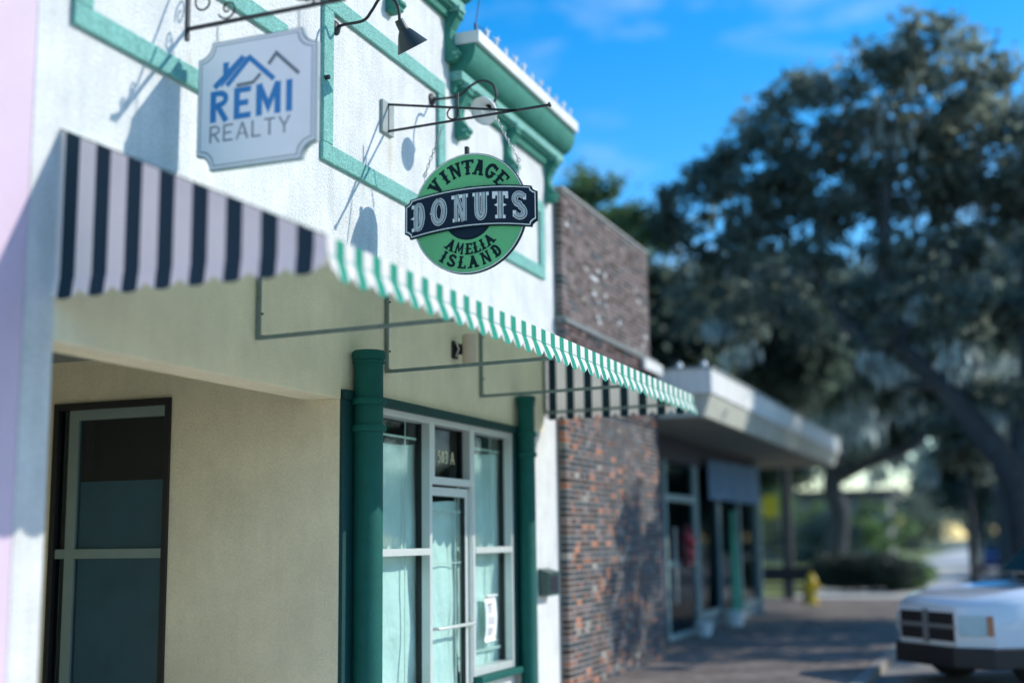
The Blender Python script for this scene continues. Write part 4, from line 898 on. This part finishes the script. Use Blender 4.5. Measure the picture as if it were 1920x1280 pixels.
# thin tree trunk by the kerb
tree('young_tree', 'thin young street tree at the kerb behind the white truck', [([(32,-4.05,-.13),(32,-4.0,1.5),(31.9,-4.05,3.2)], .11, .07)], [(32,-3.9,4.0,.8),(32,-4.3,3.5,.6)], 3000, .09, oakl, 99)
me = foliage(15000, [(41,.6-.31*k,.62,.62) for k in range(8)], .07, 101, 1.0, .4); me.materials.append(hdg)
hd = bpy.data.objects.new('hedge', me); COL.objects.link(hd); tag(hd, 'low dark rounded hedge along the footpath behind the hydrant', 'hedge')
me = foliage(3500, [(42,-1.9,.45,.4),(43,-2.0,.5,.35)], .07, 102, 1.0, .4); me.materials.append(brl)
hd = bpy.data.objects.new('shrub', me); COL.objects.link(hd); tag(hd, 'small green shrub at the right end of the dark hedge', 'shrub')

for k_, (x, y, z, r_, sd_) in enumerate(((56,2.6,1.6,1.5,1),(60,5.5,2.0,1.9,2),(64,1.0,2.2,1.6,3),(58,8.5,1.8,1.6,4),(70,-.5,2.5,1.8,5),(74,7.5,2.8,2.3,6))):
    me = foliage(2600, [(x,y,z,r_),(x+1,y+r_*.6,z-.4,r_*.7)], .13, 400+sd_, 1.0, .3); me.materials.append((oakl, oakd, brl)[k_ % 3])
    o_ = bpy.data.objects.new('shrub', me); COL.objects.link(o_)
    tag(o_, ('tall shrub on the lawn nearest the dark hedge','wide dark shrub on the lawn behind the tall one','bright green shrub at the edge of the far footpath','grey green shrub far left on the lawn by the shop','dark shrub standing at the far end of the footpath','large bright shrub in front of the far grey building')[k_], 'shrub')
# far buildings and parked cars
fb = thing('far_building', 'pale grey low building seen far off between the trees', 'building', (95, 12, 0)); fm = M('far_wall', (.30,.29,.29), .9, .15, .3)
m = MB(); m.box(92, 96, 3, 24, 0, 4.6, fm); part('wall', m, fb); m = MB(); m.box(91.5, 97, 2.5, 24.5, 4.6, 5.0, M('far_roof', (.10,.09,.10), .9)); part('roof', m, fb)
for k in range(7):
    m = MB(); m.box(91.9, 92.0, 4.2+2.8*k, 5.6+2.8*k, 1.2, 3.0, M('far_glass', (.03,.05,.08), .2)); part('window', m, fb)
def car(label, loc, rz, col, group='cars parked far down the street'):
    c = thing('parked_car', label, 'car', loc, rz, group); cm = M('car_paint_%d' % int(col[0]*1000+col[2]*7777), col, .3, .03, coat=.6); gm = MATS['car_glass'] if 'car_glass' in MATS else M('car_glass', (.02,.03,.04), .1, .02)
    m = MB(); m.extrude([(-2.2,.3),(2.2,.3),(2.25,.62),(2.1,.85),(1.0,.95),(-1.9,.98),(-2.25,.9)], -.88, .88, 'y', cm); part('body', m, c, bevel=.06, local=True)
    m = MB(); m.extrude([(1.0,.951),(.35,1.42),(-1.3,1.45),(-1.9,.981)], -.76, .76, 'y', gm); part('cabin', m, c, bevel=.05, local=True)
    for x in (-1.4, 1.4):
        for y in (-.82, .82):
            m = MB(); m.lathe((x, y-.1, .32), (0,1,0), [(0,.001),(0,.32),(.2,.32),(.2,.001)], M('tyre', (.02,.02,.02), .9), 16); part('wheel', m, c, local=True)
    return c
car('dark blue car parked far along the footpath', (66,-2.2-2,-.12), .1, (.02,.06,.25)); car('pale grey car parked in front of the far building', (80,6,0), 1.5, (.5,.52,.55)); car('red car parked at the left of the far building', (82,13.5,0), 1.5, (.4,.05,.05))
pl_ = thing('street_sign', 'small yellow sign on a post beyond the lawn', 'sign', (52, 4.2, 0))
m = MB(); m.tube([(52,4.2,0),(52,4.2,3.2)], .04, black, 8); part('post', m, pl_); m = MB(); m.box(51.95,51.98,3.9,4.5,2.5,3.4, ym); part('panel', m, pl_)

# ============================================================ WHITE PICKUP
tr = thing('pickup_truck', 'white pickup truck nosed in to the kerb at the lower right', 'pickup truck', (16.72,-3.84,-.12), math.pi-math.radians(50))
wp_ = M('truck_white', (.78,.82,.86), .25, .02, coat=.8); bp_ = M('truck_black', (.012,.012,.015), .5, .1); tg = M('truck_glass', (.02,.07,.08), .08, .02, coat=.5); hlm = M('headlight_lens', (.35,.55,.60), .12, .1, 8, coat=1); chm = M('truck_grey', (.30,.32,.33), .35, .1, metal=.5)
def plan(ins=0, back=-5.3): 
    return [(0-ins,-.56),(-.30-ins,-.90+ins),(-.75,-.97+ins),(back,-.97+ins),(back,.97-ins),(-.75,.97-ins),(-.30-ins,.90-ins),(0-ins,.56)]
def loft(mb, layers, m):
    n = len(layers[0]); vs = [p for l in layers for p in l]; fs = [(j*n+i, j*n+(i+1) % n, (j+1)*n+(i+1) % n, (j+1)*n+i) for j in range(len(layers)-1) for i in range(n)]
    fs += [tuple(range(n))[::-1], tuple((len(layers)-1)*n+i for i in range(n))]; mb.add(vs, fs, m)
def lay(ins, z, back=-5.3, rise=0): return [(x, y, z+rise*min(1, max(0, -x)/1.6)) for x, y in plan(ins, back)]
m = MB(); loft(m, [lay(.02,.42), lay(0,.50), lay(0,.93,rise=.16), lay(.03,.99,rise=.22), lay(.09,1.025,rise=.27), lay(.20,1.04,rise=.29)], wp_); part('body', m, tr, autos=True, local=True)
m = MB(); loft(m, [[(x*1.0+.07 if x > -.5 else x, y*1.02, z) for x, y in plan(0,-.9)] for z in (.26,.30,.48,.50)], bp_); part('bumper', m, tr, bevel=.02, local=True)
gr = MB()
for s_ in (-1, 1):
    for z0, z1 in ((.56,.71),(.76,.90)): gr.box(-.02, .012, s_*.05, s_*.52, z0, z1, bp_)
go = part('grille', gr, tr, bevel=.01, local=True)
gb = MB(); gb.box(-.02,.03,-.045,.045,.53,.93,chm); gb.box(-.02,.022,-.54,.54,.712,.758,chm); part('crossbar', gb, go)
for s_ in (-1, 1):
    h = MB(); a, b = Vector((0,s_*.60)), Vector((-.28,s_*.885)); d = (b-a).normalized(); nrm = Vector((d.y, -d.x))*(1 if s_ > 0 else -1)
    for k, (mm, o_, z0, z1, t0, t1) in enumerate(((hlm,.012,.64,.87,0,.8),(M('indicator_orange',(.45,.20,.10),.3),.012,.64,.87,.82,1))):
        p, q = a+(b-a)*t0, a+(b-a)*t1; h.add([(p.x+nrm.x*o_, p.y+nrm.y*o_, z0),(q.x+nrm.x*o_, q.y+nrm.y*o_, z0),(q.x+nrm.x*o_, q.y+nrm.y*o_, z1),(p.x+nrm.x*o_, p.y+nrm.y*o_, z1),(p.x,p.y,z0),(q.x,q.y,z0),(q.x,q.y,z1),(p.x,p.y,z1)], [(0,1,2,3),(0,4,5,1),(1,5,6,2),(2,6,7,3),(3,7,4,0)], mm)
    part('headlight', h, tr, local=True)
m = MB(); loft(m, [[(-1.75,-.85,1.31),(-3.4,-.85,1.31),(-3.4,.85,1.31),(-1.75,.85,1.31)], [(-2.35,-.70,1.82),(-3.3,-.70,1.82),(-3.3,.70,1.82),(-2.35,.70,1.82)]], tg); part('cab_glass', m, tr, bevel=.04, local=True)
m = MB(); loft(m, [[(-2.3,-.72,1.815),(-3.35,-.72,1.815),(-3.35,.72,1.815),(-2.3,.72,1.815)], [(-2.45,-.64,1.88),(-3.25,-.64,1.88),(-3.25,.64,1.88),(-2.45,.64,1.88)]], wp_); part('roof', m, tr, bevel=.02, local=True)
for s_ in (-1, 1):
    for x in (-1.0, -4.3):
        m = MB(); m.lathe((x, s_*.80-.13, .38), (0,1,0), [(0,.001),(0,.30),(.02,.38),(.24,.38),(.26,.30),(.26,.001)], MATS['tyre'], 24); w_ = part('wheel', m, tr, autos=True, local=True)
        m = MB(); m.lathe((x, s_*.94, .38), (0,s_,0), [(0,.22),(.01,.20),(.012,.001)], chm, 16); part('rim', m, w_)
for i, (x, y) in enumerate([]): pass
